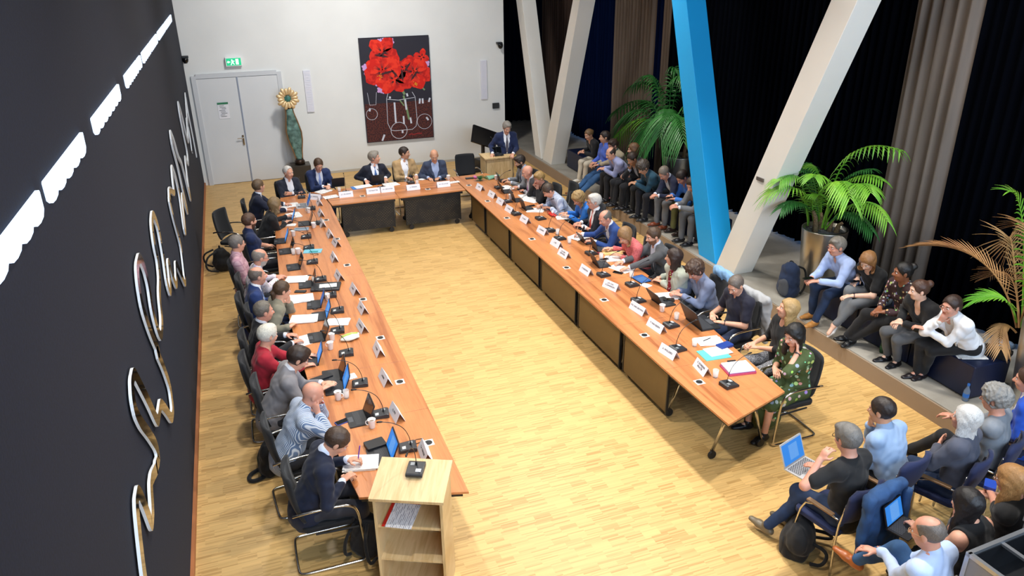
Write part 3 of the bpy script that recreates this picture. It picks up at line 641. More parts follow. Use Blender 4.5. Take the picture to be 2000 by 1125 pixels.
def table(lab, poly, panel=None, legs=(), sock=(), m=TW):
    cx = sum(p[0] for p in poly)/len(poly); cy = sum(p[1] for p in poly)/len(poly)
    o = thing('conference_table', lab, 'table', (cx, cy, 0), group=None); lp = [(x-cx, y-cy) for x, y in poly]
    MB().prism(lp, .715, .74).build('tabletop', m, o, bevel=.003)
    k = .93; MB().prism([(x*k, y*k) for x, y in lp], .66, .714).build('underframe', BLACK, o)
    if panel:
        (x0, y0), (x1, y1), pm = panel; L = math.hypot(x1-x0, y1-y0); a = math.atan2(y1-y0, x1-x0)
        p = MB().box((0, 0, 0), (L, .014, .5)).build('modesty_panel', pm, o); p.location = ((x0+x1)/2-cx, (y0+y1)/2-cy, .36); p.rotation_euler = (0, 0, a)
        f = MB().tube([(-L/2, 0, .26), (L/2, 0, .26)], .014, n=8).box((-L/2, 0, 0), (.02, .03, .53)).box((L/2, 0, 0), (.02, .03, .53)); f.build('panel_rail', BLACK, p)
    for (xa, ya, xb, yb) in legs:
        MB().tube([(xa-cx, ya-cy, .68), (xb-cx, yb-cy, .11)], .018, n=10).build('leg', CHROME, o, smooth=True)
        c = MB(); caster(c, xb-cx, yb-cy); c.build('caster', BLACK, o)
    for x, y in sock:
        s_ = MB().box((x-cx, y-cy, .7415), (.10, .10, .004)).build('socket_plate', mat('plain', '#d8d6d0', rough=.35), o)
        MB().lathe([(.036, .0045), (.036, .0065), (.02, .0055)], c=(x-cx, y-cy, .74), n=18).build('socket_hole', BLACK, s_)
SK = [at(x, y, .74) for x, y in [(637, 430), (658, 467), (678, 518), (709, 585), (743, 660), (781, 746), (837, 865)]]
SKR = [at(x, y, .74) for x, y in [(916, 362), (952.5, 393), (990, 426), (1039, 467), (1106.6, 523), (1180, 586), (1258.6, 655), (1365.6, 746.5)]]
SKH = [at(708, 383, .74), at(835.5, 369.6, .74)]
ordn = ['nearest', 'second nearest', 'third nearest', 'middle', 'fifth nearest', 'sixth nearest', 'corner']
YL_ = [5.3, 6.6, 7.68, 9.1, 10.5, 11.9, 13.2, 15.05]; YR_ = [5.3, 6.42, 7.6, 8.98, 10.4, 11.82, 13.2, 15.18]
def seg(side, i):
    L = side == 'L'; ys, tab, xi = (YL_, LO, 1.42) if L else (YR_, RO, 4.09)
    a, b = ys[i]+.002, ys[i+1]-.002; pts_out = [(outer(tab, y), y) for y in ([a]+[q for q, _ in tab if a < q < b]+[b])]
    if i == 0: pts_out[0] = (.51, 5.43) if L else (5.03, 5.56); inn0 = (1.42, 5.17) if L else (4.12, 5.25)
    else: inn0 = (xi, a)
    if i == 0: pts_out = [pts_out[0]]+[p for p in pts_out[1:] if p[1] > pts_out[0][1]]
    if i < 6: inn = [(xi, b)]
    elif L: inn = [(1.12, 15.05), (1.28, 14.95), (1.38, 14.6), (1.42, 14.1)]
    else: inn = [(4.09, 15.15)]
    poly = [inn0]+[p for p in pts_out[::1]]+inn if not L else [inn0]+inn[::-1]+pts_out[::-1]
    if not L: poly = [inn0]+pts_out+inn
    ps = .09 if i else 0
    pan = None
    if i and i < 6 or (i == 6): 
        y0, y1 = a+.06, min(b, 14.15)-.05; xp = xi-.1 if L else xi+.1; pan = ((xp, y0), (xp, y1), BROWNP)
    c0 = (xi-.5) if L else (xi+.5); legs = []
    for yy in ((a+.35,) if i == 0 else (a+.12, min(b, 14.6)-.12)):
        for s_ in (-1, 1): legs.append((c0+s_*.12, yy, c0+s_*.31, yy+.02))
    sk = [p for p in (SK if L else SKR) if a <= p[1] < b]
    k = ('section of the long table under the dark script wall side' if L else 'section of the long table in front of the platform')
    table(f'{ordn[i]} orange-brown wooden {k}', poly, pan, legs, sk)
for s_ in 'LR':
    for i in range(7): seg(s_, i)
for n, (a, b, lab) in enumerate(((1.44, 2.72, 'head table section with the glasses-wearing man, before the sculpture'), (2.725, 4.07, 'head table section before the flower painting and empty chair'))):
    poly = [(a, 14.1), (b, 14.13), (b, 15.13), (a+.0, 15.18)] if n else [(1.44, 14.1), (b, 14.1), (b, 15.15), (1.13, 15.12), (1.3, 14.98), (1.40, 14.6)]
    legs = [(x, 14.6+s*.12, x, 14.6+s*.31) for x in (a+.25, b-.15) for s in (-1, 1)]
    table('wooden '+lab, poly, ((a+.2-.05*n, 14.28), (b-.08, 14.28), BLACKP), legs, [p for p in SKH if a <= p[0] < b], TWX)
# ================================================================ chairs
MESHB = mat('cloth', '#131519', rough=.8); NAVYC = mat('cloth', '#15224a', rough=.8); BEIGE = mat('cloth', '#8a8176', rough=.8)
_ch = {}
def shell(w, z0, z1, x0, x1, th=.03, curve=.05, n=9, m=10, rc=.06):
    mb = MB(); fr = []; vs = [[], []]
    for j in range(m+1):
        t = j/m; z = z0+(z1-z0)*t; xc = x0+(x1-x0)*t-.02*math.sin(PI*t); ww = w/2-rc*max(0, (abs(2*t-1)-.75)/.25)**2
        for i in range(n+1):
            u = -1+2*i/n; x = xc+curve*u*u; vs[0].append((x, u*ww, z)); vs[1].append((x-th, u*ww, z))
    k = (n+1)*(m+1); fs = []
    for j in range(m):
        for i in range(n): a = j*(n+1)+i; fs += [(a, a+1, a+n+2, a+n+1), (a+k, a+n+1+k, a+n+2+k, a+1+k)]
    for j in range(m): a = j*(n+1); b = a+n; fs += [(a, a+n+1, a+n+1+k, a+k), (b, b+k, b+n+1+k, b+n+1)]
    for i in range(n): a = i; b = m*(n+1)+i; fs += [(a, a+k, a+1+k, a+1), (b, b+1, b+1+k, b+k)]
    mb.add(vs[0]+vs[1], fs); return mb
def chair(kind, lab, x, y, rz, z=0, group=None):
    if kind in _ch: 
        o = dup(_ch[kind], (x, y, z), rz, lab); 
        if group: o['group'] = group
        return o
    o = thing('cantilever_chair' if kind == 'council' else ('stacking_chair' if kind == 'blue' else 'shell_chair'), lab, 'chair', (x, y, z), rz, group); _ch[kind] = o
    if kind == 'council':
        MB().rbox((.02, 0), (.46, .46, .055), .06, .415).build('seat', MESHB, o, bevel=.015)
        shell(.44, .50, .98, -.20, -.28, rc=.02).build('backrest', MESHB, o, smooth=True)
        pts = []
        for s_ in (-1, 1):
            q = [(-.27, s_*.24, .64), (-.2, s_*.27, .67), (.05, s_*.275, .68), (.2, s_*.275, .665), (.27, s_*.27, .60), (.29, s_*.265, .4), (.31, s_*.26, .06), (.29, s_*.26, .015), (.2, s_*.26, .013), (-.2, s_*.26, .013), (-.27, s_*.25, .013), (-.29, s_*.2, .013)]
            pts += q if s_ < 0 else q[::-1]
        f = MB().tube(pts, .0125, n=8, smooth=2); f.build('tube_frame', CHROME, o, smooth=True)
        MB().tube([(.27, -.26, .40), (-.1, -.24, .405)], .010).tube([(.27, .26, .40), (-.1, .24, .405)], .010).build('seat_rail', BLACK, o)
    elif kind == 'blue':
        MB().rbox((.02, 0), (.44, .46, .05), .05, .42).build('seat', NAVYC, o, bevel=.012)
        shell(.47, .55, .92, -.22, -.30, th=.035, rc=.09).build('backrest', NAVYC, o, smooth=True)
        for s_ in (-1, 1):
            MB().tube([(-.24, s_*.22, .8), (-.2, s_*.235, .5), (-.22, s_*.24, .02)], .011, smooth=1).build('leg', CHROME, o, smooth=True)
            MB().tube([(.2, s_*.24, .02), (.18, s_*.24, .45), (.1, s_*.24, .64), (-.2, s_*.235, .62)], .011, smooth=1).build('leg', CHROME, o, smooth=True)
            MB().box((-.02, s_*.24, .64), (.26, .045, .02)).build('armrest', mat('plain', '#8b6a48', rough=.5), o, bevel=.006)
    else:
        MB().rbox((.02, 0), (.46, .46, .06), .08, .40).build('seat', BEIGE, o, bevel=.015)
        shell(.5, .46, .86, -.2, -.28, th=.04, curve=.12, rc=.12).build('backrest', BEIGE, o, smooth=True)
        for sx in (-.18, .2):
            for s_ in (-1, 1): MB().tube([(sx*.6, s_*.14, .4), (sx, s_*.2, .0)], .013).build('leg', CHROME, o)
    return o
# ================================================================ things on the tables
_pt = {}
def mic(lab, x, y, rz, z=.74, tilt=0):
    if 'mic' in _pt: return dup(_pt['mic'], (x, y, z), rz, lab)
    o = thing('conference_microphone', lab, 'microphone', (x, y, z), rz, 'black gooseneck conference microphones'); _pt['mic'] = o
    b = MB(); pts = [(-.085, 0), (.085, 0), (.085, .022), (.07, .03), (-.06, .048), (-.085, .04)]
    b.add([(p[0], -.07, p[1]) for p in pts]+[(p[0], .07, p[1]) for p in pts], [tuple(range(5, -1, -1)), tuple(range(6, 12))]+[(i, (i+1) % 6, (i+1) % 6+6, i+6) for i in range(6)])
    bo = b.build('base', DGREY, o, bevel=.005); M_ = Matrix.Rotation(.14, 3, 'Y')
    MB().box((.035, .03, .0375), (.035, .045, .003), M=M_).build('button_panel', mat('plain', '#c9ccce', rough=.4), o)
    MB().box((-.035, -.03, .0468), (.035, .035, .003), M=M_).build('speaker_panel', mat('plain', '#8d9194', rough=.4), o)
    MB().tube([(-.03, 0, .045), (-.028, 0, .12), (.02, 0, .24), (.12, 0, .31), (.22, 0, .335)], .0035, n=6, smooth=2).lathe([(.009, .04), (.009, .07), (.005, .075)], c=(-.03, 0, 0), n=10).build('gooseneck', BLACK, o)
    MB().tube([(.21, 0, .333), (.225, 0, .336), (.25, 0, .338), (.265, 0, .336)], [.005, .009, .009, .006], n=8).build('microphone_head', BLACK, o, smooth=True)
    return o
def mug(lab, x, y, rz=0, z=.74, group='white mugs on the tables'):
    if 'mug' in _pt: return dup(_pt['mug'], (x, y, z), rz, lab)
    o = thing('coffee_mug', lab, 'mug', (x, y, z), rz, group); _pt['mug'] = o; W_ = mat('plain', '#f1f0ee', rough=.25)
    MB().lathe([(.026, 0), (.03, .004), (.039, .092), (.041, .096), (.037, .096), (.03, .02), (.002, .015)], n=24).build('cup_body', W_, o, smooth=True)
    MB().tube([(-.035, 0, .078), (-.058, 0, .075), (-.063, 0, .05), (-.05, 0, .03), (-.033, 0, .03)], .005, n=8, smooth=2).build('handle', W_, o, smooth=True)
    MB().lathe([(.034, .062), (.0345, .066), (.002, .066)], n=18).build('coffee', mat('plain', '#7a5a40', rough=.2), o)
    return o
def glass(lab, x, y, z=.74):
    if 'gl' in _pt: return dup(_pt['gl'], (x, y, z), 0, lab)
    o = thing('drinking_glass', lab, 'glass', (x, y, z), 0, 'clear water glasses on the tables'); _pt['gl'] = o
    MB().lathe([(.025, 0), (.028, .004), (.034, .095), (.032, .095), (.026, .014), (.002, .012)], n=22).build('tumbler', mat('glass', '#ffffff'), o, smooth=True)
    MB().lathe([(.0255, .015), (.0285, .05), (.002, .05)], n=18).build('water', mat('glass', '#e6eef2', rough=.6), o, smooth=True)
    return o
def laptop(lab, x, y, rz, on=True, kind='tablet', ang=1.9, z=.74, w=.27, silver=False, s=1.0):
    o = thing('laptop_computer' if kind == 'laptop' else 'tablet_computer', lab, 'laptop' if kind == 'laptop' else 'tablet', (x, y, z), rz); d = .19
    sh = mat('plain', '#c9cbce', rough=.35, metal=.3) if silver else mat('plain', '#1d1f23', rough=.45)
    w *= s; d *= s
    MB().rbox((0, 0), (d, w, .012), .012, 0).build('keyboard_base', sh, o)
    k = MB().box((0, 0, 0), (d*.55, w*.88, .002)).build('keys', mat('keys', '#3a3d42' if not silver else '#2a2c30', '#15161a' if not silver else '#b9bbbe', rough=.5), o); k.location = (.02*s, 0, .013)
    MB().box((-.065*s, 0, .0125), (.045*s, .09*s, .001)).build('touchpad', mat('plain', '#4a4d52' if not silver else '#b2b4b8', rough=.4), o)
    H = .19*s; e = thing
    sc_ = bpy.data.objects.new('screen', MB().rbox((0, 0), (H, w, .009), .01, -.0045).mesh('screen', sh)); COL.objects.link(sc_); sc_.parent = o
    th = ang-PI/2
    sc_.rotation_euler = (0, -(PI/2-th), 0); sc_.location = (d/2-.012+math.sin(th)*H/2, 0, .012+math.cos(th)*H/2)
    dm = mat('screen', '#2f8df0', '#7db8f7', scale=1.1) if on is True else (mat('screen', '#1d5fb5', '#3d86dd', scale=.8) if on == 'dim' else mat('plain', '#0b0c0e', rough=.12))
    dd = MB().box((0, 0, .0052), (H*.86, w*.92, .001)).build('display', dm, sc_)
    return o
def sheet(name, lab, cat, x, y, rz, w=.21, h=.297, t=.004, m=None, z=.74, skew=0, extra=None):
    o = MB().box((0, 0, t/2), (w, h, t)).build(name, m or mat('print', '#f4f4f2', '#a9a9ae', rough=.8))
    o.location = (x, y, z+.0005); o.rotation_euler = (0, 0, rz); tag(o, lab, cat)
    return o
def papers(lab, x, y, rz, n=3, t=.004, w=.21, h=.297, z=.74):
    o = thing('paper_stack', lab, 'papers', (x, y, z+.0005), rz)
    for i in range(n):
        p = MB().box((0, 0, t*(i+.5)), (w, h, t*.9)).build('paper_sheet', mat('print', '#f4f4f2', '#b4b4b8', rough=.8) if i == n-1 else PAPER, o)
        p.location = (rnd.uniform(-.02, .02), rnd.uniform(-.02, .02), 0); p.rotation_euler = (0, 0, rnd.uniform(-.15, .15) if i < n-1 else 0)
    return o
def pen(lab, x, y, rz, c='#1c1d22', z=.745):
    o = MB().tube([(-.07, 0, .004), (.055, 0, .004), (.07, 0, .004)], [.0045, .0045, .001], n=8).build('pen', mat('plain', c, rough=.35)); o.location = (x, y, z); o.rotation_euler = (0, 0, rz); return tag(o, lab, 'pen')
def tent(lab, x, y, rz, lines, z=.74, L=.27, side=1):
    o = thing('name_tent', lab, 'name card', (x, y, z), rz, 'white folded name tents on the tables'); h, b, t = .105, .052, .0022
    for s_ in (-1, 1):
        MB().add([(s_*b, -L/2, 0), (s_*b, L/2, 0), (0, L/2, h), (0, -L/2, h), (s_*(b-t), -L/2, 0), (s_*(b-t), L/2, 0), (0, L/2, h-t*2), (0, -L/2, h-t*2)], [(0, 1, 2, 3), (7, 6, 5, 4), (0, 4, 5, 1), (0, 3, 7, 4), (1, 5, 6, 2)]).build('card_face', mat('plain', '#e9e9f1', rough=.7), o)
    a = math.atan2(b, h); n = Vector((-math.cos(a), 0, math.sin(a))); up = Vector((math.sin(a), 0, math.cos(a))); X = Vector((0, -1, 0))
    Mx = Matrix((X, up, n)).transposed().to_4x4(); e = Mx.to_euler()
    for i, tx in enumerate(lines):
        hh = h*.55-(i-(len(lines)-1)/2)*.030; sz = .030 if i == 0 or len(lines) == 2 else .016
        c = Vector((-b, 0, 0))+up*(hh*1.1)+n*.0012
        text(tx, sz, o, c, e, INK)
    return o
UL, UR, UH = 0.0, PI, -PI/2
def U(k): return UL if k[0] == 'L' else (UR if k[0] == 'R' else UH)
def A(px, py, z=.74): return at(px, py, z)
for k, px, py, dr_ in [('H0', 589, 384, UH-.6), ('L1', 607, 407, 0), ('L2', 616, 436, 0), ('L3', 598, 462, 0), ('L4', 603, 483, 0), ('L5', 610, 511, 0), ('L6', 626, 545, 0), ('L7', 645, 576, 0), ('L8', 659, 606, 0), ('L9', 659, 645, 0), ('L10', 676, 689, 0),
    ('L11', 703, 748, 0), ('L11b', 743, 808, 0), ('L12', 796, 873, 0), ('H1', 676, 375, UH), ('H2', 746, 366, UH), ('H3', 802, 356, UH), ('R1', 975, 366, UR), ('R2', 991, 393, UR), ('R3', 1009, 417, UR), ('R4', 1056, 426, UR), ('R5', 1075, 449, UR),
    ('R6', 1094, 465, UR), ('R7', 1155, 494, UR), ('R8', 1179, 536, UR), ('R9', 1235, 555, UR), ('R10', 1247, 586, UR), ('R11', 1311, 634, UR), ('R12', 1324, 680, UR), ('R14', 1424, 750, UR)]:
    b = k.rstrip('b'); p = A(px, py, .76); who = WHO[b]; r_ = dr_ if b[0] == 'H' else U(b)
    if b[0] == 'L': r_ = PI-.12
    elif b[0] == 'R': r_ = .1
    else: r_ = PI/2+rnd.uniform(-.1, .1)
    mic(('second ' if k.endswith('b') else '')+'black gooseneck microphone in front of the '+who, p[0], p[1], r_)
for k, px, py in [('L1', 603, 412), ('L2', 613, 441), ('L3', 573.5, 457), ('L4', 583, 492), ('L7', 640, 582), ('L9', 649, 661), ('L9b', 646, 678), ('L11', 661, 776), ('L12', 727, 831), ('H4', 876, 347), ('R1', 969, 347), ('R3', 997, 385), ('R11', 1293, 604)]:
    b = k.rstrip('b'); p = A(px, py+4); mug(('lower white coffee mug beside the ' if k.endswith('b') else 'white coffee mug on the table by the ')+WHO[b], p[0], p[1], rnd.uniform(0, 6) if b not in ('L11', 'L12') else (2.6 if b == 'L11' else -.4))
for k, px, py in [('L4', 573.5, 494), ('L11', 677, 774), ('H3', 815, 358), ('R5', 1089, 455), ('R7', 1112, 472), ('R8', 1174, 503), ('R10', 1233, 539), ('R12', 1321, 621), ('R13', 1356, 673), ('R14', 1397, 734), ('H1', 663, 372)]:
    p = A(px, py+3); glass('clear water glass on the table by the '+WHO[k], p[0], p[1])
# laptops and tablets
for k, px, py, on, sl, ex_, s_ in [('L1', 590, 402, 'dim', True, 'silver laptop with a dim screen', 1.15), ('L2', 561, 431, True, False, 'dark laptop with a blue screen', 1), ('L3', 594, 437, False, False, 'black tablet with its keyboard facing the centre', 1.05), ('L3b', 547, 471, True, False, 'small tablet with a blue screen at the table edge', 1),
    ('L4', 557, 491, False, False, 'black tablet with a keyboard', 1), ('L5', 573, 522, False, False, 'black tablet with a dark reflecting screen', 1), ('L6', 597, 556, False, False, 'tablet with a striped keyboard cover', 1), ('L7', 614, 595, 'dim', False, 'tablet with a dim blue screen', 1),
    ('L8', 624, 618, True, False, 'tablet with a bright blue screen and white pen', 1), ('L9', 618, 659, False, False, 'tablet with a grey keyboard and dark screen', 1), ('L10', 606, 705, True, False, 'tablet with a plain blue screen', 1), ('L10b', 648, 735, False, False, 'black laptop with a dark glossy screen', 1.05),
    ('L11', 654, 757, True, False, 'tablet with a bright blue screen being typed on', 1.1), ('L11b', 698, 818, False, False, 'tablet with a dark screen beside a blue phone', 1.05), ('L12', 741, 891, True, False, 'tablet with a blue login screen', 1.1)]:
    b = k.rstrip('b'); p = A(px, py, .745); kd = 'laptop' if 'laptop' in ex_ else 'tablet'
    laptop(ex_+' near the '+WHO[b], p[0], p[1], U(b)+rnd.uniform(-.12, .08), on, kd, 1.95, silver=sl, s=s_)
for k, px, py, on, ex_, s_, a_ in [('R1', 983, 353, False, 'upright black tablet', .9, 1.9), ('R2', 990, 374, False, 'black tablet with a keyboard', 1, 1.95), ('R3', 1011, 391, False, 'upright black tablet in a case', .9, 1.9), ('R4', 1031, 407, False, 'black tablet propped beside a phone', .9, 1.9),
    ('R7', 1148, 472, False, 'black tablet tilted back', .9, 2.1), ('R7b', 1171, 486, False, 'grey keyboard tablet standing open', .9, 1.85), ('R9', 1175, 516, False, 'black tablet with a grey keyboard', 1.05, 2.0), ('R11', 1296, 590, False, 'black tablet with a phone on its keyboard', 1.1, 2.1), ('R12', 1373, 631, False, 'large black laptop', 1.45, 2.0)]:
    b = k.rstrip('b'); p = A(px, py, .745); laptop(ex_+' in front of the '+WHO[b], p[0], p[1], UR+rnd.uniform(-.1, .1), on, 'laptop' if 'laptop' in ex_ else 'tablet', a_, s=s_)
for k, px, py in [('H1', 660, 362), ('H2', 737, 356)]:
    p = A(px, py, .745); laptop('black tablet propped up in front of the '+WHO[k], p[0], p[1], -PI/2, False, 'tablet', 1.8, s=.95)
def slab(lab, x, y, rz, kind='phone', c='#1a1b1f', scr=None, w=.075, h=.15, z=.7405, t=.009):
    nm = {'phone': 'mobile_phone', 'tablet': 'flat_tablet', 'case': 'glasses_case'}[kind]
    o = thing(nm, lab, {'phone': 'phone', 'tablet': 'tablet', 'case': 'case'}[kind], (x, y, z), rz)
    MB().rbox((0, 0), (w, h, t), min(.012, w*.2), 0).build('body', mat('plain', c, rough=.4), o, bevel=.002)
    if kind != 'case': MB().rbox((0, 0), (w*.9, h*.92, .0008), .006, t).build('display', scr or mat('plain', '#0c0d10', rough=.1), o)
    else: MB().box((w*.5, 0, t*.6), (.002, h*.5, .004)).build('zip', DGREY, o)
    return o
p = A(1253, 546); slab('flat tablet with a glowing blue screen before the '+WHO['R10'], p[0], p[1], .1, 'tablet', scr=mat('screen', '#2f7fe0', '#6cb0f5', scale=.9), w=.2, h=.27, t=.012)
p = A(858, 351.5); slab('flat dark tablet before the '+WHO['H4'], p[0], p[1], PI/2, 'tablet', w=.18, h=.27)
for lab, px, py, rz, c, w_, h_, t_ in [('black phone lying on white papers before the '+WHO['L7'], 587, 570, 1.2, '#121316', .075, .16, .012), ('blue phone on the table beside the '+WHO['L11'], 670, 824, 1.9, '#33489b', .075, .16, .01), ('black phone on the table before the '+WHO['R9'], 1207, 533, .7, '#15161a', .07, .15, .01),
    ('black phone at the corner of the head table near the empty chair', 917, 349, 1.5, '#15161a', .08, .17, .02), ('grey phone beside the papers of the '+WHO['R8'], 1180, 508, 1.7, '#8f8a86', .08, .15, .015), ('black remote on the table of the '+WHO['R4'], 1037, 403, 1.7, '#3a3c40', .06, .16, .015), ('black phone resting on a tablet keyboard by the '+WHO['R11'], 1306, 588, 1.2, '#101114', .075, .15, .03)]:
    p = A(px, py); slab(lab, p[0], p[1], rz, 'phone', c, w=w_, h=h_, t=t_)
for lab, px, py, rz, c, w_, h_, t_ in [('black spectacles case beside the '+WHO['L12'], 733, 871, 1.75, '#17181c', .14, .19, .035), ('black fabric case on the table beside the '+WHO['L10'], 628, 741, 1.85, '#1a1b20', .08, .25, .03), ('blue wallet on the papers of the '+WHO['R13'], 1415, 677, 1.75, '#1f3f8f', .11, .19, .03),
    ('dark red case beside the papers of the '+WHO['R8'], 1163, 497, 1.6, '#7a1a2a', .05, .14, .025)]:
    p = A(px, py); slab(lab, p[0], p[1], rz, 'case', c, w=w_, h=h_, t=t_)
o = MB().lathe([(.02, 0), (.031, .008), (.03, .02), (.012, .032)], n=16, sx=1.2, sy=.75).build('computer_mouse', BLACK, smooth=True); p = A(1342, 616); o.location = (*p, .74); tag(o, 'black computer mouse behind the large black laptop', 'mouse')
# papers
for i, (lab, px, py, rz, n, w_, h_) in enumerate([('white papers before the '+WHO['L1'], 566, 401, 1.5, 3, .25, .3), ('white papers with a yellow edge under the laptop of the '+WHO['L2'], 572, 421, .2, 3, .24, .3), ('small white notepad before the '+WHO['L3'], 565, 440, 1.4, 3, .12, .2),
    ('spread white papers before the '+WHO['L6'], 579, 546, 1.3, 4, .24, .3), ('white papers with a drawing before the '+WHO['L7'], 585, 584, 1.4, 4, .26, .34), ('thick white paper pad before the '+WHO['L8'], 594, 624, 1.4, 5, .23, .32), ('white paper beside the microphone of the '+WHO['L9'], 662, 628, 1.2, 2, .2, .28),
    ('white sheet under the tablet of the '+WHO['L9'], 597, 664, .2, 2, .2, .24), ('small white note behind the tablet of the '+WHO['L11'], 687, 736, .2, 2, .1, .12), ('white writing pad of the '+WHO['L12'], 704, 906, 1.35, 5, .22, .3),
    ('white papers before the '+WHO['H1'], 632, 374, .7, 3, .26, .22), ('white papers beside the corner name tent', 646, 385, .2, 3, .24, .2), ('white papers before the '+WHO['H3'], 763, 361, .1, 3, .3, .22), ('white paper beside the '+WHO['H4'], 884, 356, .1, 2, .24, .12), ('crumpled white paper between the '+WHO['H3']+' and his neighbour', 827, 350, .3, 3, .2, .1),
    ('white paper before the '+WHO['R1'], 988, 367, .3, 2, .24, .3), ('open white papers before the '+WHO['R3'], 1030, 385, .1, 4, .24, .34), ('lower white papers beside the '+WHO['R3'], 1040, 392, .5, 3, .22, .3), ('white paper being written on by the '+WHO['R4'], 1046, 411, 1.2, 3, .22, .3),
    ('white notepad under the hands of the '+WHO['R5'], 1100, 425, 1.5, 2, .17, .24), ('white paper written on by the '+WHO['R7'], 1131, 463, .4, 3, .3, .24), ('white papers under the '+WHO['R8'], 1204, 506, 1.3, 3, .22, .34), ('white papers under the hands of the '+WHO['R9'], 1213, 524, .5, 2, .2, .34),
    ('folded white napkin before the '+WHO['R10'], 1261, 558, .4, 2, .11, .14), ('white paper before the '+WHO['R11'], 1303, 579, 1.4, 3, .2, .27), ('white papers before the '+WHO['R13'], 1385, 667, 1.45, 3, .21, .3)]):
    p = A(px, py); papers(lab, p[0], p[1], rz, n, .0035, w_, h_)
p = A(704, 366); o = thing('brochure_stack', 'white papers on a blue brochure before the '+WHO['H2'], 'papers', (*p, .7405), .1)
MB().box((-.08, 0, .004), (.2, .22, .008)).build('blue_brochure', mat('plain', '#2a79c8', rough=.4), o); MB().box((.06, .01, .01), (.34, .2, .005), rz=.1).build('paper_sheet', PAPER, o)
p = A(589, 448); o = thing('booklet', 'grey-blue booklet with a pen beside the mug of the '+WHO['L3'], 'booklet', (*p, .7405), 1.4); MB().box((0, 0, .006), (.15, .24, .012)).build('cover', mat('plain', '#8fa3b4', rough=.5), o); MB().box((.02, 0, .013), (.02, .2, .003)).build('spine_band', mat('plain', '#4a5560', rough=.5), o)
p = A(611, 491); o = thing('booklet', 'light blue booklet under a microphone near the '+WHO['L4'], 'booklet', (*p, .7405), 1.3); MB().box((0, 0, .005), (.17, .28, .01)).build('cover', mat('plain', '#7fc4d8', rough=.5), o); MB().box((-.04, -.02, .0105), (.06, .14, .002)).build('title_block', mat('plain', '#2b8f93', rough=.5), o)
p = A(637, 562); o = thing('document_folder', 'black leather folder with a white paper on it before the '+WHO['L7'], 'folder', (*p, .7405), 1.32); MB().rbox((0, 0), (.27, .4, .03), .02, 0).build('cover', mat('plain', '#26272b', rough=.4), o, bevel=.006); MB().box((.0, -.03, .0325), (.13, .24, .003), rz=.1).build('paper_sheet', mat('print', '#f2f2f2', '#777777', rough=.8), o)
p = A(684, 662); o = thing('sandwich_bag', 'clear plastic bag with a pale wrapped roll beside the '+WHO['L9'], 'bag', (*p, .7405), .25)
m = MB().sph((0, 0, .03), (.13, .085, .032), n=9); m.v = [(x+.012*math.sin(y*60), y+.01*math.sin(x*55), max(.001, z+.006*math.sin(x*70+y*50))) for x, y, z in m.v]; m.build('wrapping', mat('plain', '#dfe3d6', rough=.2), o, smooth=True)
m = MB().tube([(-.11, 0, .058), (0, .01, .062), (.1, 0, .055)], [.012, .018, .01], n=8, smooth=1); m.build('green_band', mat('plain', '#a9bb4e', rough=.4), o, smooth=True)
p = A(1196, 494); o = thing('envelope_stack', 'buff envelopes with a black band before the '+WHO['R8'], 'envelopes', (*p, .7405), 1.35)
MB().box((0, 0, .008), (.2, .3, .016)).build('envelope', mat('plain', '#e3bd7c', rough=.7), o); MB().box((.02, -.05, .02), (.17, .26, .008), rz=.25).build('envelope', mat('plain', '#eccb8e', rough=.7), o); MB().box((.01, -.03, .026), (.012, .3, .003), rz=.1).build('band', BLACK, o)
p = A(1399, 689); o = thing('document_folder', 'turquoise folder with printed papers before the '+WHO['R13'], 'folder', (*p, .7405), 1.5); MB().box((-.03, .05, .004), (.24, .32, .008)).build('cover', mat('plain', '#5fd6c4', rough=.5), o); MB().box((.02, -.03, .0105), (.2, .29, .004), rz=.05).build('paper_sheet', mat('print', '#f2f2ee', '#c9a9b0', rough=.8), o)
p = A(1441, 722); o = thing('document_folder', 'pink ring binder with a white paper pile before the '+WHO['R14'], 'folder', (*p, .7405), 1.42); MB().rbox((0, 0), (.25, .33, .02), .015, 0).build('cover', mat('plain', '#c4496a', rough=.4), o); MB().box((.005, 0, .031), (.22, .3, .02)).build('paper_pile', PAPER, o); MB().box((0, 0, .0215), (.235, .315, .004)).build('divider', mat('plain', '#7a2f6a', rough=.4), o); MB().box((.125, .02, .046), (.02, .1, .008)).build('clip', BLACK, o)
p = A(1079, 421); o = thing('red_pouch', 'red pouch with a small white cup on it beside the '+WHO['R4'], 'pouch', (*p, .7405), .2); m = MB().sph((0, 0, .02), (.06, .1, .022), n=8); m.v = [(x+.012*math.sin(y*50), y+.012*math.sin(x*60), max(.001, z+.005*math.sin(x*80))) for x, y, z in m.v]; m.build('body', mat('plain', '#c8241c', rough=.5), o, smooth=True); MB().lathe([(.015, .035), (.022, .085), (.02, .085), (.013, .04)], n=14).build('cup', WHITE, o, smooth=True); MB().tube([(-.05, .08, .03), (-.02, .12, .06), (.03, .1, .04)], .008, smooth=1).build('strap', mat('plain', '#8a1410', rough=.5), o)
p = A(809, 347); o = thing('headset', 'black coiled headset lying before the '+WHO['H3'], 'headset', (*p, .7405), 0); MB().tube([(.1*math.cos(a), .07*math.sin(a), .03+.02*math.sin(3*a)) for a in [i*PI/8 for i in range(17)]], .012, n=6).build('band', BLACK, o, smooth=True); MB().sph((.08, 0, .04), (.04, .03, .04), n=8).sph((-.08, 0, .04), (.04, .03, .04), n=8).build('ear_cushion', DGREY, o, smooth=True)
p = A(728, 365); pen('orange-yellow pen beside the tablet of the '+WHO['H2'], p[0], p[1], .3, '#e0a030')
for k, px, py, rz in [('L3', 563, 439, .3), ('R13', 1381, 665, .3), ('R3', 1028, 382, .3)]:
    p = A(px, py); pen('dark pen lying on the papers of the '+WHO[k], p[0], p[1], rz, z=.753)
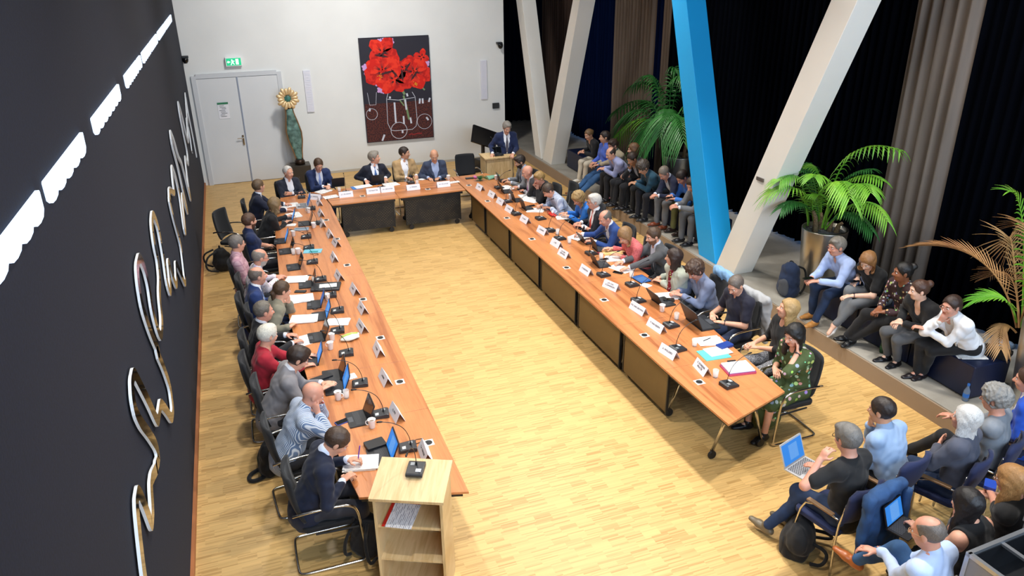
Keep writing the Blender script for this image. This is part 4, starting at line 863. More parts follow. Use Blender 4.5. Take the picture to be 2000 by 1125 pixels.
for k, px, py, rz in [('L11', 675, 736, .4), ('L12', 826, 868, 0), ('L5', 615, 495, 0), ('L3', 600, 455, 0), ('R5', 1085, 455, 0), ('R8', 1165, 500, 0)]:
    p = A(px, py); n_ = 12; c_ = [(p[0]+.16*math.sin(i*.9+px)*(.4+i/n_)*.5, p[1]+.22*(i/n_-.5)+.03*math.sin(i*2), .744) for i in range(n_)]
    c_[0] = (c_[0][0], c_[0][1], .742); o = MB().tube(c_, .003, n=5, smooth=2).build('power_cable', BLACK, smooth=True); tag(o, 'thin black cable on the tabletop near the '+WHO[k], 'cable')
# name tents with their lettering as far as it can be read
for k, px, py, rz, tx in [('H0', 616, 389, .9, ['A.J. BAKKER']), ('L1', 624, 399, 0, ['J. VISSER']), ('L2', 627, 420, 0, ['M. SMIT']), ('L3', 630, 440, 0, ['R. MEIJER']), ('L4', 645, 461, 0, ['P. BOS']), ('L4b', 657, 478, .1, ['H. MULDER']), ('L5', 653, 507, 0, ['J. DE GROOT']), ('L6', 663, 543, .08, ['W. PETERS']), ('L7', 693, 570, .05, ['A. KOK']),
    ('L8', 709, 607, .05, ['J. PRINS']), ('L9', 708, 643, .08, ['G. VERMEER']), ('L10', 740, 688, .0, ['C. HOEK']), ('L11', 753, 744, .05, ['J. PRINS']), ('L11b', 775, 812, .08, ['S.J. BOS']), ('L12', 831, 889, -.05, ['T.A. DEKKER']),
    ('R1', 938, 370, .1, ['J. BOS']), ('R2', 962, 384, .1, ['S. MUL']), ('R3', 979, 398, .1, ['P. VOS']), ('R4', 996, 413, .1, ['L. VOORN']), ('R4b', 1026, 433, .1, ['M. LAAN']), ('R5', 1060, 455, .12, ['J. SCHIPPER']), ('R6', 1087, 480, .1, ['J. LEE']), ('R7', 1102, 500, .1, ['H.J. VAN', 'DER SPOEL']),
    ('R8', 1145, 533, .08, ['P. KOELMAN']), ('R9', 1194, 563, .3, ['J.M. VAN', 'SCHENDELEN']), ('R11', 1247, 608, .12, ['M.E. VAN LEEUWEN']), ('R12', 1282, 642, .1, ['P. VAN RIJSSEN']), ('R13', 1306, 693, .15, ['A. WOLDERS']), ('R14', 1371, 724, -.12, ['C. SCHRIJVER', 'FRACTIE']),
    ('H1', 676, 384, PI/2, ['J.C. DE GRAAF']), ('H2', 729, 377, PI/2, ['VOORZITTER']), ('H2b', 757, 374, PI/2, ['J.W. BROUWER']), ('H3', 807, 370, PI/2, ['J.J. VERBEEK']), ('H4', 866, 364, PI/2, ['R.P. DE JONGE'])]:
    b = k.rstrip('b'); p = A(px, py); tent(('white folded name tent beyond that of the ' if k.endswith('b') else 'white folded name tent in front of the ')+WHO[b], p[0], p[1], rz, tx, L=.27 if max(map(len, tx)) < 14 else .3)
# ================================================================ flowers
def bouquet(lab, x, y, z, rz, cols, n=9, lying=True, r=.12, L=.32):
    o = thing('flower_bouquet', lab, 'bouquet', (x, y, z), rz)
    gm = MB(); q = random.Random(int(px*7)); lv = MB()
    for i in range(14):
        a = q.uniform(-.5, .5); b_ = q.uniform(.02, .09); e = (L*q.uniform(.6, 1), math.sin(a)*L*.5, b_) if lying else (math.cos(i)*.1, math.sin(i)*.1, L*q.uniform(.4, .8)); gm.tube([(0, 0, .02), (e[0]*.5, e[1]*.4, b_+.02 if lying else e[2]*.5), e], .004, n=5)
        d = Vector(e).normalized(); s_ = d.cross(Vector((0, 0, 1))).normalized()*.03; c = Vector(e)*.7; lv.add([c-d*.06, c+s_, c+d*.07+Vector((0, 0, .02)), c-s_], [(0, 1, 2, 3)])
    gm.build('flower_stems', mat('plain', '#3f6a35', rough=.6), o); lv.build('leaves', mat('plain', '#3c7a44', rough=.6), o)['kind'] = 'stuff'
    for i in range(n):
        a = q.uniform(0, 6.28); rr = r*math.sqrt(q.random()); c = (L*.85+rr*math.cos(a)*.7, rr*math.sin(a), .05+.05*q.random()) if lying else (rr*math.cos(a), rr*math.sin(a), L*.75+.1*q.random())
        m = MB()
        for k_ in range(6):
            b_ = k_*PI/3; m.sph((c[0]+.018*math.cos(b_), c[1]+.018*math.sin(b_), c[2]), (.018, .018, .012), n=5)
        m.sph((c[0], c[1], c[2]+.008), .012, n=5); m.build('blossom', mat('plain', cols[i % len(cols)], rough=.6), o, smooth=True)
    return o
p = A(953, 352); bouquet('bouquet in green foil with a pink bloom lying on the table corner', p[0], p[1], .74, PI-.15, ['#c8508f', '#d97ab0', '#b83a7a'], n=5, r=.05)
m = MB()
p = A(963, 348); o = MB().lathe([(.02, 0), (.06, .12), (.1, .3)], n=16).mesh('foil', mat('plain', '#7fb39a', rough=.3)); o = bpy.data.objects.new('wrapping_paper', o); COL.objects.link(o); o.location = (p[0]+.15, p[1], .79); o.rotation_euler = (0, -PI/2-.1, .1); o.scale = (.5, 1, 1); tag(o, 'green wrapping foil of the bouquet on the table corner', 'wrapping')
p = at(1018, 305, .24); bouquet('orange and yellow flower arrangement beside the standing speaker', 6.15, 16.6, .0, 0, ['#e07a1c', '#d8b52a', '#b8341c', '#e8a030'], n=12, lying=False, r=.16, L=.75)
p = at(1170, 393, .24); bouquet('pink bouquet lying on the platform edge by the seated crowd', p[0]+.3, p[1]+.1, .25, PI+.9, ['#d98aa0', '#c86a8a'], n=7, r=.07)
# ================================================================ lecterns
OAK = mat('light_wood', '#dcc090', '#c6a470', rough=.5)
def lectern(lab, x, y, rz, W, D, zn, zf, z0=0, open_=True):
    o = thing('lectern', lab, 'lectern', (x, y, z0), rz); w2, d2 = W/2-.03, D/2-.04; a = math.atan2(zf-zn, D)
    top = MB().box((0, 0, 0), (W, D/math.cos(a), .03), M=Matrix.Rotation(a, 3, 'X')).build('top', OAK, o, bevel=.003); top.location = (0, 0, (zn+zf)/2)
    for s_ in (-1, 1):
        vs = []
        for xx in (s_*w2-.011, s_*w2+.011): vs += [(xx, -d2, 0), (xx, d2, 0), (xx, d2, zf-.03-.04*(zf-zn)/D), (xx, -d2, zn-.02+.01)]
        MB().add(vs, [(0, 3, 2, 1), (4, 5, 6, 7), (0, 1, 5, 4), (1, 2, 6, 5), (2, 3, 7, 6), (3, 0, 4, 7)]).build('side_panel', OAK, o)
    MB().box((0, d2-.01, (zf-.025)/2), (2*w2, .02, zf-.04)).build('back_panel', OAK, o)
    for z in ((.06, .42, .76) if open_ else (.06,)): MB().box((0, 0, z), (2*w2-.02, 2*d2-.04, .022)).build('shelf', OAK, o)
    return o
ln = (at(719, 977, 1.07), at(866, 985, 1.07)); an = math.atan2(ln[1][1]-ln[0][1], ln[1][0]-ln[0][0]); Wl = math.hypot(ln[1][0]-ln[0][0], ln[1][1]-ln[0][1]); mx, my = (ln[0][0]+ln[1][0])/2, (ln[0][1]+ln[1][1])/2
DL = .46; lx, ly = mx-math.sin(an)*DL/2, my+math.cos(an)*DL/2
lectern('pale oak lectern with open shelves at the near end of the tables', lx, ly, an, Wl, DL, 1.07, 1.14)
def onl(u, v): return lx+math.cos(an)*u-math.sin(an)*v, ly+math.sin(an)*u+math.cos(an)*v
q = onl(.02, .08); mic('black gooseneck microphone on top of the open oak lectern', q[0], q[1], an-PI/2, 1.135)
q = onl(-.1, -.03); o = thing('document_folder', 'red folder with a white letter on the upper lectern shelf', 'folder', (q[0], q[1], .772), an-.06)
MB().box((0, 0, .004), (.24, .32, .006)).build('cover', mat('plain', '#c8261c', rough=.5), o); MB().box((.02, -.02, .009), (.22, .30, .003)).build('paper_sheet', mat('print', '#f2f2f4', '#8f8f98', rough=.8), o)
_, zl = aty(975, 309, 15.4); xl0, _ = aty(947, 309, 15.4); xl1, _ = aty(1005, 309, 15.4)
lectern('pale oak lectern behind which the grey-haired speaker stands', (xl0+xl1)/2, 15.62, PI, xl1-xl0, .44, zl+.02, zl, open_=False)
LZ = zl
mic('black microphone console on the lectern of the standing speaker', (xl0+xl1)/2-.02, 15.62, PI/2+.1, zl+.03)
o = laptop('black tablet standing on the lectern of the standing speaker', (xl0+xl1)/2+.02, 15.56, PI/2, False, 'tablet', 1.9, z=zl+.035, s=.8)
# ================================================================ screen, case
o = thing('display_screen', 'black flat display tilted on a floor stand beside the speaker', 'screen', (5.72, 18.1, 0), .22)
q = MB().box((0, 0, 0), (.74, .06, .44)).build('screen_panel', mat('plain', '#101114', rough=.25), o, bevel=.008); q.location = (.04, 0, .84); q.rotation_euler = (-.35, .40, 0)
MB().box((.05, .1, .45), (.07, .07, .7)).build('post', BLACK, o); MB().rbox((0, .1), (.6, .42, .05), .05, 0).build('base_plate', BLACK, o); MB().box((.05, .12, .16), (.36, .28, .24)).build('cable_box', BLACK, o, bevel=.02)
cz = 1.22; q0, q1 = at(1893, 1082, cz), at(2040, 1010, cz); ca = math.atan2(q1[1]-q0[1], q1[0]-q0[0]); AL = mat('plain', '#b5b7bb', rough=.3, metal=.8)
o = thing('flight_case', 'open silver-edged flight case with cables at the lower corner', 'case', (q0[0], q0[1], 0), ca-.05)
CWD, CDP = .62, .5
FC = mat('plain', '#8e9096', rough=.45, metal=.3)
for c_, d_ in (((CWD/2, 0, cz/2), (CWD, .016, cz)), ((CWD/2, -CDP, cz/2), (CWD, .016, cz)), ((0, -CDP/2, cz/2), (.016, CDP, cz)), ((CWD, -CDP/2, cz/2), (.016, CDP, cz))): MB().box(c_, d_).build('side_panel', FC, o)
MB().box((CWD/2, -CDP/2, .5), (CWD-.02, CDP-.02, .98)).build('dark_interior', BLACK, o)
ln_ = MB()
for c_, d_ in (((CWD/2, -.016, cz-.12), (CWD-.03, .012, .22)), ((CWD/2, -CDP+.016, cz-.12), (CWD-.03, .012, .22)), ((.016, -CDP/2, cz-.12), (.012, CDP-.03, .22)), ((CWD-.016, -CDP/2, cz-.12), (.012, CDP-.03, .22))): ln_.box(c_, d_)
ln_.build('foam_lining', BLACK, o)
m = MB()
for c_, d_ in (((CWD/2, 0, cz), (CWD+.03, .03, .03)), ((CWD/2, -CDP, cz), (CWD+.03, .03, .03)), ((0, -CDP/2, cz), (.03, CDP, .03)), ((CWD, -CDP/2, cz), (.03, CDP, .03)), ((0, 0, cz/2), (.03, .03, cz)), ((0, -CDP, cz/2), (.03, .03, cz)), ((CWD/2, -CDP/2, cz-.01), (.03, CDP, .02))): m.box(c_, d_)
m.build('metal_edge', AL, o); MB().box((.16, .012, cz-.1), (.07, .02, .09)).box((.16, .02, cz-.07), (.04, .02, .04)).build('latch', CHROME, o)
MB().tube([(.1+.2*abs(math.sin(i*.7)), -.1-.25*abs(math.cos(i*.45)), 1.0+.02*(i % 3)) for i in range(14)], .008, smooth=2).build('coiled_cable', BLACK, o, smooth=True)
o2 = thing('equipment_case', 'second silver-edged case with white papers on top, behind the open flight case', 'case', (q0[0]+math.cos(ca)*.66, q0[1]+math.sin(ca)*.66+.02, 0), ca-.05)
m = MB()
for c_, d_ in (((.3, .02, 1.27), (.6, .02, .1)), ((.3, -.4, 1.27), (.6, .02, .1)), ((0, -.19, 1.27), (.02, .44, .1)), ((.6, -.19, 1.27), (.02, .44, .1))): m.box(c_, d_)
m.build('metal_edge', AL, o2); MB().box((.3, -.19, .62), (.6, .42, 1.22)).build('inner_board', FC, o2); MB().box((.34, -.18, 1.235), (.4, .28, .01), rz=.1).build('paper_sheet', PAPER, o2)
# ================================================================ implicit surfaces -> one continuous mesh each
def V(*a): return np.array(a, float)
def nrm(v): return v/(np.linalg.norm(v)+1e-9)
class Fld:
    def __init__(s): s.p = []
    def cone(s, a, b, ra, rb, k=.02, op='u', w=None, q=1.0):
        s.p.append(('c', np.array(a, float), np.array(b, float), ra, rb, k, op, w, q)); return s
    def ell(s, c, R, r, k=.02, op='u'):      # R rows = axes
        s.p.append(('e', np.array(c, float), np.array(R, float), np.array(r, float), 0, k, op, None, 1)); return s
    def plane(s, p, n, ball=None): s.p.append(('p', np.array(p, float), nrm(np.array(n, float)), ball, 0, 0, 'x', None, 1)); return s
    def mesh(s, name, h, mats, noise=None, matf=None):
        lo, hi = V(9, 9, 9), V(-9, -9, -9)
        for t in s.p:
            if t[6] != 'u': continue
            if t[0] == 'c': m = max(t[3], t[4])+.03; l_, h_ = np.minimum(t[1], t[2])-m, np.maximum(t[1], t[2])+m
            else: m = float(max(t[3]))+.03; l_, h_ = t[1]-m, t[1]+m
            lo, hi = np.minimum(lo, l_), np.maximum(hi, h_)
        n = np.ceil((hi-lo)/h).astype(int)+2; F = np.full(n, .3, np.float32)
        ax = [lo[i]+h*np.arange(n[i]) for i in range(3)]
        for t in s.p:
            if t[0] == 'p':
                X, Y, Z = np.ix_(*ax); d = (X-t[1][0])*t[2][0]+(Y-t[1][1])*t[2][1]+(Z-t[1][2])*t[2][2]
                if t[3] is not None:
                    c, r = t[3]; d = np.minimum(d, r-np.sqrt((X-c[0])**2+(Y-c[1])**2+(Z-c[2])**2))
                F = np.maximum(F, d).astype(np.float32); continue
            k = t[5]
            if t[0] == 'c': m = max(t[3], t[4])+k+2.5*h; l_, h_ = np.minimum(t[1], t[2])-m, np.maximum(t[1], t[2])+m
            else: m = float(max(t[3]))+k+2.5*h; l_, h_ = t[1]-m, t[1]+m
            i0 = np.maximum(0, ((l_-lo)/h).astype(int)); i1 = np.minimum(n, ((h_-lo)/h).astype(int)+2)
            if (i1 <= i0).any(): continue
            X, Y, Z = np.ix_(*[ax[j][i0[j]:i1[j]] for j in range(3)])
            if t[0] == 'c':
                a, b, w, q = t[1], t[2], t[7], t[8]; ab = b-a; dx, dy, dz = X-a[0], Y-a[1], Z-a[2]
                if w is not None:
                    e = (1/q-1); dw = dx*w[0]+dy*w[1]+dz*w[2]; dx, dy, dz = dx+e*dw*w[0], dy+e*dw*w[1], dz+e*dw*w[2]; ab = ab+e*(ab@w)*w
                L = ab@ab+1e-9; u = np.clip((dx*ab[0]+dy*ab[1]+dz*ab[2])/L, 0, 1)
                d = np.sqrt((dx-u*ab[0])**2+(dy-u*ab[1])**2+(dz-u*ab[2])**2)-(t[3]+(t[4]-t[3])*u)
                if w is not None: d = d*(.5+.5*q)
            else:
                R, r = t[2], t[3]; dx, dy, dz = X-t[1][0], Y-t[1][1], Z-t[1][2]
                q = [(dx*R[i][0]+dy*R[i][1]+dz*R[i][2]) for i in range(3)]
                k0 = np.sqrt(sum((q[i]/r[i])**2 for i in range(3))); k1 = np.sqrt(sum((q[i]/r[i]**2)**2 for i in range(3)))+1e-6; d = k0*(k0-1)/k1
            sl = tuple(slice(i0[j], i1[j]) for j in range(3)); f = F[sl]
            if t[6] == 'u': hh = np.maximum(k-np.abs(f-d), 0)/max(k, 1e-6); F[sl] = np.minimum(f, d)-hh*hh*k*.25
            else: dd = -d; hh = np.maximum(k-np.abs(f-dd), 0)/max(k, 1e-6); F[sl] = np.maximum(f, dd)+hh*hh*k*.25
        if noise:
            for amp, fr, sd in noise:
                X, Y, Z = np.ix_(*ax); g = np.random.RandomState(sd).rand(9)*6.28
                wx = 1.6*np.sin(fr*.55*Y+g[0])+1.2*np.sin(fr*.4*Z+g[1]); 
                N = np.sin(fr*X+wx+g[2])*np.sin(fr*.9*Z+1.5*np.sin(fr*.5*X+g[3])+g[4])+.6*np.sin(fr*1.3*Y+fr*.8*Z+1.3*np.sin(fr*.7*X+g[5])+g[6])
                F += (amp*N).astype(np.float32)
        F[0] = F[-1] = .3; F[:, 0] = F[:, -1] = .3; F[:, :, 0] = F[:, :, -1] = .3
        # naive surface nets
        S = F < 0
        c8 = [S[i:n[0]-1+i, j:n[1]-1+j, k:n[2]-1+k] for i in (0, 1) for j in (0, 1) for k in (0, 1)]
        sm = sum(c.astype(np.int8) for c in c8); act = (sm > 0) & (sm < 8); I = np.argwhere(act)
        if len(I) == 0: return None
        off = np.array([(i, j, k) for i in (0, 1) for j in (0, 1) for k in (0, 1)])
        vals = np.stack([F[tuple((I+o).T)] for o in off], 1); P = np.zeros((len(I), 3)); C = np.zeros(len(I))
        for a in range(8):
            for b in range(a+1, 8):
                if np.abs(off[a]-off[b]).sum() != 1: continue
                va, vb = vals[:, a], vals[:, b]; cr_ = (va < 0) != (vb < 0); t_ = np.where(cr_, va/np.where(cr_, va-vb, 1), 0)[:, None]
                P += np.where(cr_[:, None], off[a]+t_*(off[b]-off[a]), 0); C += cr_
        P = P/C[:, None]; P = (P+I)*h+lo
        idx = np.full(act.shape, -1, np.int32); idx[tuple(I.T)] = np.arange(len(I)); Q = []
        for d in range(3):
            e = [0, 0, 0]; e[d] = 1; a = S[tuple(slice(0, n[i]-e[i]) for i in range(3))]; b = S[tuple(slice(e[i], n[i]) for i in range(3))]
            E = np.argwhere(a != b); u, v = [(1, 2), (2, 0), (0, 1)][d]; du, dv = np.eye(3, dtype=int)[u], np.eye(3, dtype=int)[v]
            q = np.stack([idx[tuple((E-du-dv).T)], idx[tuple((E-dv).T)], idx[tuple(E.T)], idx[tuple((E-du).T)]], 1)
            ins = a[tuple(E.T)]; q[~ins] = q[~ins][:, ::-1]; Q.append(q)
        Q = np.concatenate(Q); me = bpy.data.meshes.new(name); nf = len(Q)
        me.vertices.add(len(P)); me.vertices.foreach_set('co', P.astype(np.float32).ravel()); me.loops.add(nf*4); me.polygons.add(nf)
        me.loops.foreach_set('vertex_index', Q.ravel().astype(np.int32)); me.polygons.foreach_set('loop_start', np.arange(0, nf*4, 4, dtype=np.int32))
        try: me.polygons.foreach_set('loop_total', np.full(nf, 4, np.int32))
        except Exception: pass
        for m in (mats if isinstance(mats, (list, tuple)) else [mats]): me.materials.append(m)
        if matf is not None: me.polygons.foreach_set('material_index', matf(P[Q].mean(1)).astype(np.int32))
        me.polygons.foreach_set('use_smooth', np.ones(nf, bool)); me.update(calc_edges=True); return me
    def obj(s, name, h, mats, parent, **k):
        me = s.mesh(name, h, mats, **k)
        if me is None: return None
        o = bpy.data.objects.new(name, me); COL.objects.link(o); o.parent = parent; return o
def ik(a, t, l1, l2, hint):
    d = t-a; L = np.linalg.norm(d); L2 = min(max(L, abs(l1-l2)+.02), (l1+l2)*.995); t = a+d/L*L2; d = nrm(t-a)
    x = (l1*l1-l2*l2+L2*L2)/(2*L2); hgt = math.sqrt(max(0, l1*l1-x*x)); hv = hint-d*(hint@d); hv = nrm(hv) if np.linalg.norm(hv) > 1e-4 else V(0, 0, -1)
    return a+d*x+hv*hgt, t
def frame(yaw, pitch, roll=0):
    hf = V(math.cos(yaw)*math.cos(pitch), math.sin(yaw)*math.cos(pitch), -math.sin(pitch)); hl = V(-math.sin(yaw), math.cos(yaw), 0)
    hu = np.cross(hf, hl); c, s_ = math.cos(roll), math.sin(roll); return hf, c*hl+s_*hu, c*hu-s_*hl
_shared = {}
SKIN = {'l': '#dba68a', 'r': '#d39a82', 'p': '#e4bba2', 't': '#c9997a', 'd': '#8f5a3c'}
REPORT = []
def person(key, label, px, py, head, lean=8, hy=0, hp=12, hr=0, hair='short', hc='#4a3626', skin='l', top=('shirt', '#8899aa'), bot='#1b1e28', arms=('lap', 'lap'), feet=None,
           seat=.45, floor=0.0, s=1.0, h=.010, hh=.016, glasses=False, beard=None, belly=0, shoe='#17161a', stand=False, bare=False, twist=0, shoes=True, chair_=None, cl=None, bulk=1.0, tan=0, heel=False, skirt=False):
    hd = math.radians(head); L = math.radians(lean); hy, hp, hr = math.radians(hy), math.radians(hp), math.radians(hr)
    zh = (seat+.10 if not stand else .93)*1.0
    P = V(0, 0, floor+zh); u = V(math.sin(L), 0, math.cos(L)); v = V(math.cos(L), 0, -math.sin(L)); lat0 = V(0, 1, 0)
    tw = math.radians(twist); lat = nrm(math.cos(tw)*lat0-math.sin(tw)*v); vt = nrm(math.cos(tw)*v+math.sin(tw)*lat0)
    W = .168*s*(bulk if bulk > 1 else 1); S_ = s
    waist = P+u*.15*S_; chest = P+u*.36*S_; u2 = nrm(u+.12*V(1, 0, 0)*min(1, lean/20+.2)); nb = P+u*.36*S_+u2*.155*S_; sh = [nb-u2*.055*S_+lat*W*sg+vt*.0 for sg in (1, -1)]
    hf, hl, hu = frame(hy, hp, hr); nd = nrm(u2*.5+V(0, 0, .8)+hf*.25); piv = nb+nd*.065*S_; Hc = piv+hu*.105*S_+hf*.022*S_
    # place so that the head centre lands where it stands in the room
    wx, wy = at(px, py, Hc[2]); c_, s__ = math.cos(hd), math.sin(hd); root = (wx-(c_*Hc[0]-s__*Hc[1]), wy-(s__*Hc[0]+c_*Hc[1]))
    def loc(p): dx, dy = p[0]-root[0], p[1]-root[1]; return V(c_*dx+s__*dy, -s__*dx+c_*dy, p[2])
    R3 = np.array([hf, hl, hu]); g = S_*1.04
    Lb = label
    root_o = thing('person', Lb, 'person', (root[0], root[1], 0), hd, cl)
    REPORT.append((key, round(root[0], 2), round(root[1], 2), round(float(Hc[2]), 2)))
    # arms
    ARM = []
    la, lf = .29*S_, .255*S_
    for i, sg in enumerate((1, -1)):
        sp = arms[i]; st = 'r'; hint = V(-.35, sg*.55, -.8); palm = V(0, 0, -1); dirn = None
        if isinstance(sp, str): nm = sp
        else: nm = None
        if nm == 'lap': tgt = V(.30, sg*.07, P[2]+.115); dirn = V(.7, -sg*.6, -.25)
        elif nm == 'side': tgt = V(.05, sg*.3, P[2]+.0); dirn = V(.4, 0, -1)
        elif nm == 'table': tgt = V(.42, sg*.13, .775); dirn = V(.8, -sg*.5, -.1)
        elif nm == 'x': tgt = chest+vt*.21-lat*sg*.10-u*(.05+.05*i); dirn = V(.1, -sg*1, .1); palm = -vt; hint = V(.15, sg*.8, -.6); st = 'f'
        elif nm == 'chin': tgt = Hc-hu*.115*g+hf*.085*g+hl*sg*.01; dirn = None; st = 'c'; hint = V(.5, sg*.45, -1)
        elif nm == 'face': tgt = Hc-hu*.05*g+hf*.085*g+hl*sg*.05*g; st = 'c'; hint = V(.6, sg*.4, -1)
        elif nm == 'cheek': tgt = Hc-hu*.075*g+hf*.045*g+hl*sg*.08*g; st = 'c'; hint = V(.4, sg*.5, -1)
        elif nm == 'hang': tgt = V(.10, sg*.26, P[2]+.02); dirn = V(.2, 0, -1); palm = V(0, -sg, 0)
        else:
            wpx, wpy, wz = sp[:3]; tgt = loc((*at(wpx, wpy, wz), wz)); st = sp[3] if len(sp) > 3 else 'r'
            if st == 'e': hint = V(.2, sg*.4, -1); st = 'r'
            if st == 'i': dirn = V(.35, -sg, -.1); st = 'r'
        if st == 'c': dirn = nrm(V(0, 0, 1)*.9+(Hc-tgt)*2.0+V(-.1, -sg*.3, 0)); palm = nrm((Hc+hf*.02)-tgt)
        d0 = nrm(dirn) if dirn is not None else nrm((tgt-sh[i])*V(1, 1, .25))
        w_ = tgt-d0*.075; el, wr = ik(sh[i], w_, la, lf, hint); fa = nrm(wr-el)
        if dirn is None: d0 = nrm(.55*fa+.45*d0)
        else: d0 = nrm(.25*fa+.75*d0)
        pn = palm-d0*(palm@d0); pn = nrm(pn) if np.linalg.norm(pn) > .05 else nrm(V(0, 0, -1)-d0*(-d0[2]))
        ARM.append((el, wr, d0, pn, st, sg))
    # legs
    LEG = []; lt, ls = .43*S_, .42*S_
    for i, sg in enumerate((1, -1)):
        hip = P+V(0, sg*.095*S_, 0)
        if stand: ank = V(-.02+.03*i, sg*.11, floor+.09); toe = V(1, sg*.15, 0); hint = V(1, 0, 0)
        else:
            f_ = (feet[i] if feet else None)
            if f_ is None: ank = V(.44+.03*i, sg*.13, floor+.09); toe = V(1, sg*.2, 0)
            elif len(f_) >= 5: ank = V(*f_[:3]); toe = V(math.cos(f_[3]), math.sin(f_[3]), f_[4])
            elif len(f_) == 4: ank = loc((*at(f_[0], f_[1], f_[2]), f_[2])); toe = V(1, sg*.15, f_[3])
            else: ank = V(f_[0], f_[1], floor+.09); toe = V(1, sg*.15 if len(f_) < 3 else f_[2], 0)
            hint = V(.5, sg*.12, 1)
        kn, ank = ik(hip, ank, lt, ls, hint)
        LEG.append((hip, kn, ank, nrm(toe), sg))
    # ---- body (skin)
    B = Fld(); kB = .03
    def torso(F, e=0.0, k=.03):
        q = .68
        F.cone(P+u*.02, P+u*.17*S_, (.155*bulk*S_)+e, (.145*bulk*S_)+e, k, w=v, q=.76+belly*.3)
        F.cone(P+u*.17*S_, P+u*.33*S_, (.143*bulk*S_)+e, (.158*bulk*S_)+e, k, w=vt, q=q+.03)
        if belly: F.ell(P+u*.14+v*(.05+belly*.3), [v, lat, u], (.12+belly*.2+e, .14+e, .15+e), .05)
        F.cone(sh[0]+u2*.0-vt*.01, sh[1]-vt*.01, .060*S_+e*.8, .060*S_+e*.8, .07)
        F.cone(P+u*.33*S_+lat*.08*S_, P+u*.33*S_-lat*.08*S_, .085*S_+e, .085*S_+e, .05)
        F.cone(nb-u2*.01-vt*.01, sh[0]-lat*.03, .05*S_+e*.6, .05*S_+e, .05); F.cone(nb-u2*.01-vt*.01, sh[1]+lat*.03, .05*S_+e*.6, .05*S_+e, .05)
    torso(B)
    B.cone(nb-nd*.03, Hc-hu*.05-hf*.02, .059*g, .055*g, .03)
    B.ell(Hc+hu*.028*g-hf*.012*g, R3, (.098*g, .078*g, .090*g), .02)
    B.ell(Hc-hu*.03*g+hf*.022*g, R3, (.072*g, .062*g, .086*g), .03)
    B.ell(Hc-hu*.085*g+hf*.042*g, R3, (.036*g, .038*g, .026*g), .03)
    B.cone(Hc+hu*.012*g+hf*.088*g, Hc-hu*.026*g+hf*.112*g, .008*g, .0135*g, .012)
    B.cone(Hc-hu*.030*g+hf*.100*g+hl*.012*g, Hc-hu*.030*g+hf*.100*g-hl*.012*g, .009*g, .009*g, .01)
    B.cone(Hc+hu*.026*g+hf*.082*g+hl*.034*g, Hc+hu*.026*g+hf*.082*g-hl*.034*g, .012*g, .012*g, .015)
    for sg in (1, -1):
        B.ell(Hc+hu*.004*g+hf*.094*g+hl*.032*g*sg, R3, (.014*g, .015*g, .010*g), .012, 's')
        B.ell(Hc-hu*.028*g+hf*.066*g+hl*.038*g*sg, R3, (.024*g, .02*g, .022*g), .02)
        B.ell(Hc-hu*.006*g-hf*.006*g+hl*.078*g*sg, R3, (.020*g, .010*g, .033*g), .008)
    B.cone(Hc-hu*.056*g+hf*.088*g+hl*.018*g, Hc-hu*.056*g+hf*.088*g-hl*.018*g, .009*g, .009*g, .008)
    for el, wr, d, pn, st, sg in ARM:
        i = 0 if sg > 0 else 1; side = np.cross(d, pn)*1.0     # lateral axis across the palm
        tb = side if (side@V(0, -sg, 0)) > 0 else -side        # thumb toward the body's middle
        if st == 'c': tb = side if (side@hl)*sg < 0 else -side
        B.cone(sh[i], el, .050*S_, .042*S_, .03); B.cone(el, wr, .041*S_, .027*S_, .02)
        pc = wr+d*.018; B.cone(pc, wr+d*.068, .030*S_, .038*S_, .015, w=pn, q=.45)
        curl = {'r': .55, 'f': .18, 'c': .75, 'p': .9, 'g': 1.1}.get(st, .5); fr_r = max(.0088, h*.88)*S_
        for k_, (o_, ln, ex) in enumerate(((.028, .95, 0), (.0095, 1.05, .05), (-.0095, 1.0, .1), (-.028, .82, .2))):
            b = wr+d*.098+tb*o_*1.06; a_ = 0; q = b; dd = d+tb*o_*2.2
            for sgm, r0, r1 in ((.036, 1, .95), (.024, .95, .9), (.019, .9, .8)):
                a_ += curl*(.75+ex) ; dv = nrm(nrm(dd)*math.cos(a_)+pn*math.sin(a_)); q2 = q+dv*sgm*ln*S_; B.cone(q if sgm < .03 else q-d*.02, q2, fr_r*r0, fr_r*r1, .004); q = q2
        q = wr+d*.025+tb*.026; d1 = nrm(d*.6+tb*.75+pn*.25); q2 = q+d1*.045; d2 = nrm(d*.9+tb*.25+pn*.35); B.cone(wr+d*.02+tb*.012, q2, .014, .011, .008); B.cone(q2, q2+d2*.032, fr_r*1.1, fr_r*.95, .004)
    if bare:
        for hip, kn, ank, toe, sg in LEG:
            B.cone(hip, kn, .07*S_, .052*S_, .03); B.cone(kn, ank, .05*S_, .034*S_, .02); B.cone(ank-toe*.01, ank+toe*.09-V(0, 0, .045), .032, .026, .02)
    sk = mat('skin', SKIN.get(skin, skin), rough=.5); lipc = mat('skin', '#b5605a' if skin != 'd' else '#6a3430', rough=.4)
    def mf(C):
        q = (C-Hc)@R3.T/g; m = np.zeros(len(C), int)
        lip = (np.abs(q[:, 2]+.056) < .0075) & (np.abs(q[:, 1]) < .022) & (q[:, 0] > .07); m[lip] = 1
        if beard:
            bd = (q[:, 2] < -.036-.35*np.maximum(0, q[:, 0]-.075)) & (q[:, 0] > -.005) & (q[:, 2] > -.14) & ~lip & (np.linalg.norm(q, axis=1) < .16); m[bd] = 2
        if bare == 'tights': m[(C[:, 2] < P[2]) & (C[:, 0] > .2) & (np.abs(C[:, 1]) < .4)] = 3
        return m
    B.obj('body', h, [sk, lipc, mat('hair', beard or '#555555', rough=.7), mat('plain', '#2a2020', rough=.6)], root_o, matf=mf)
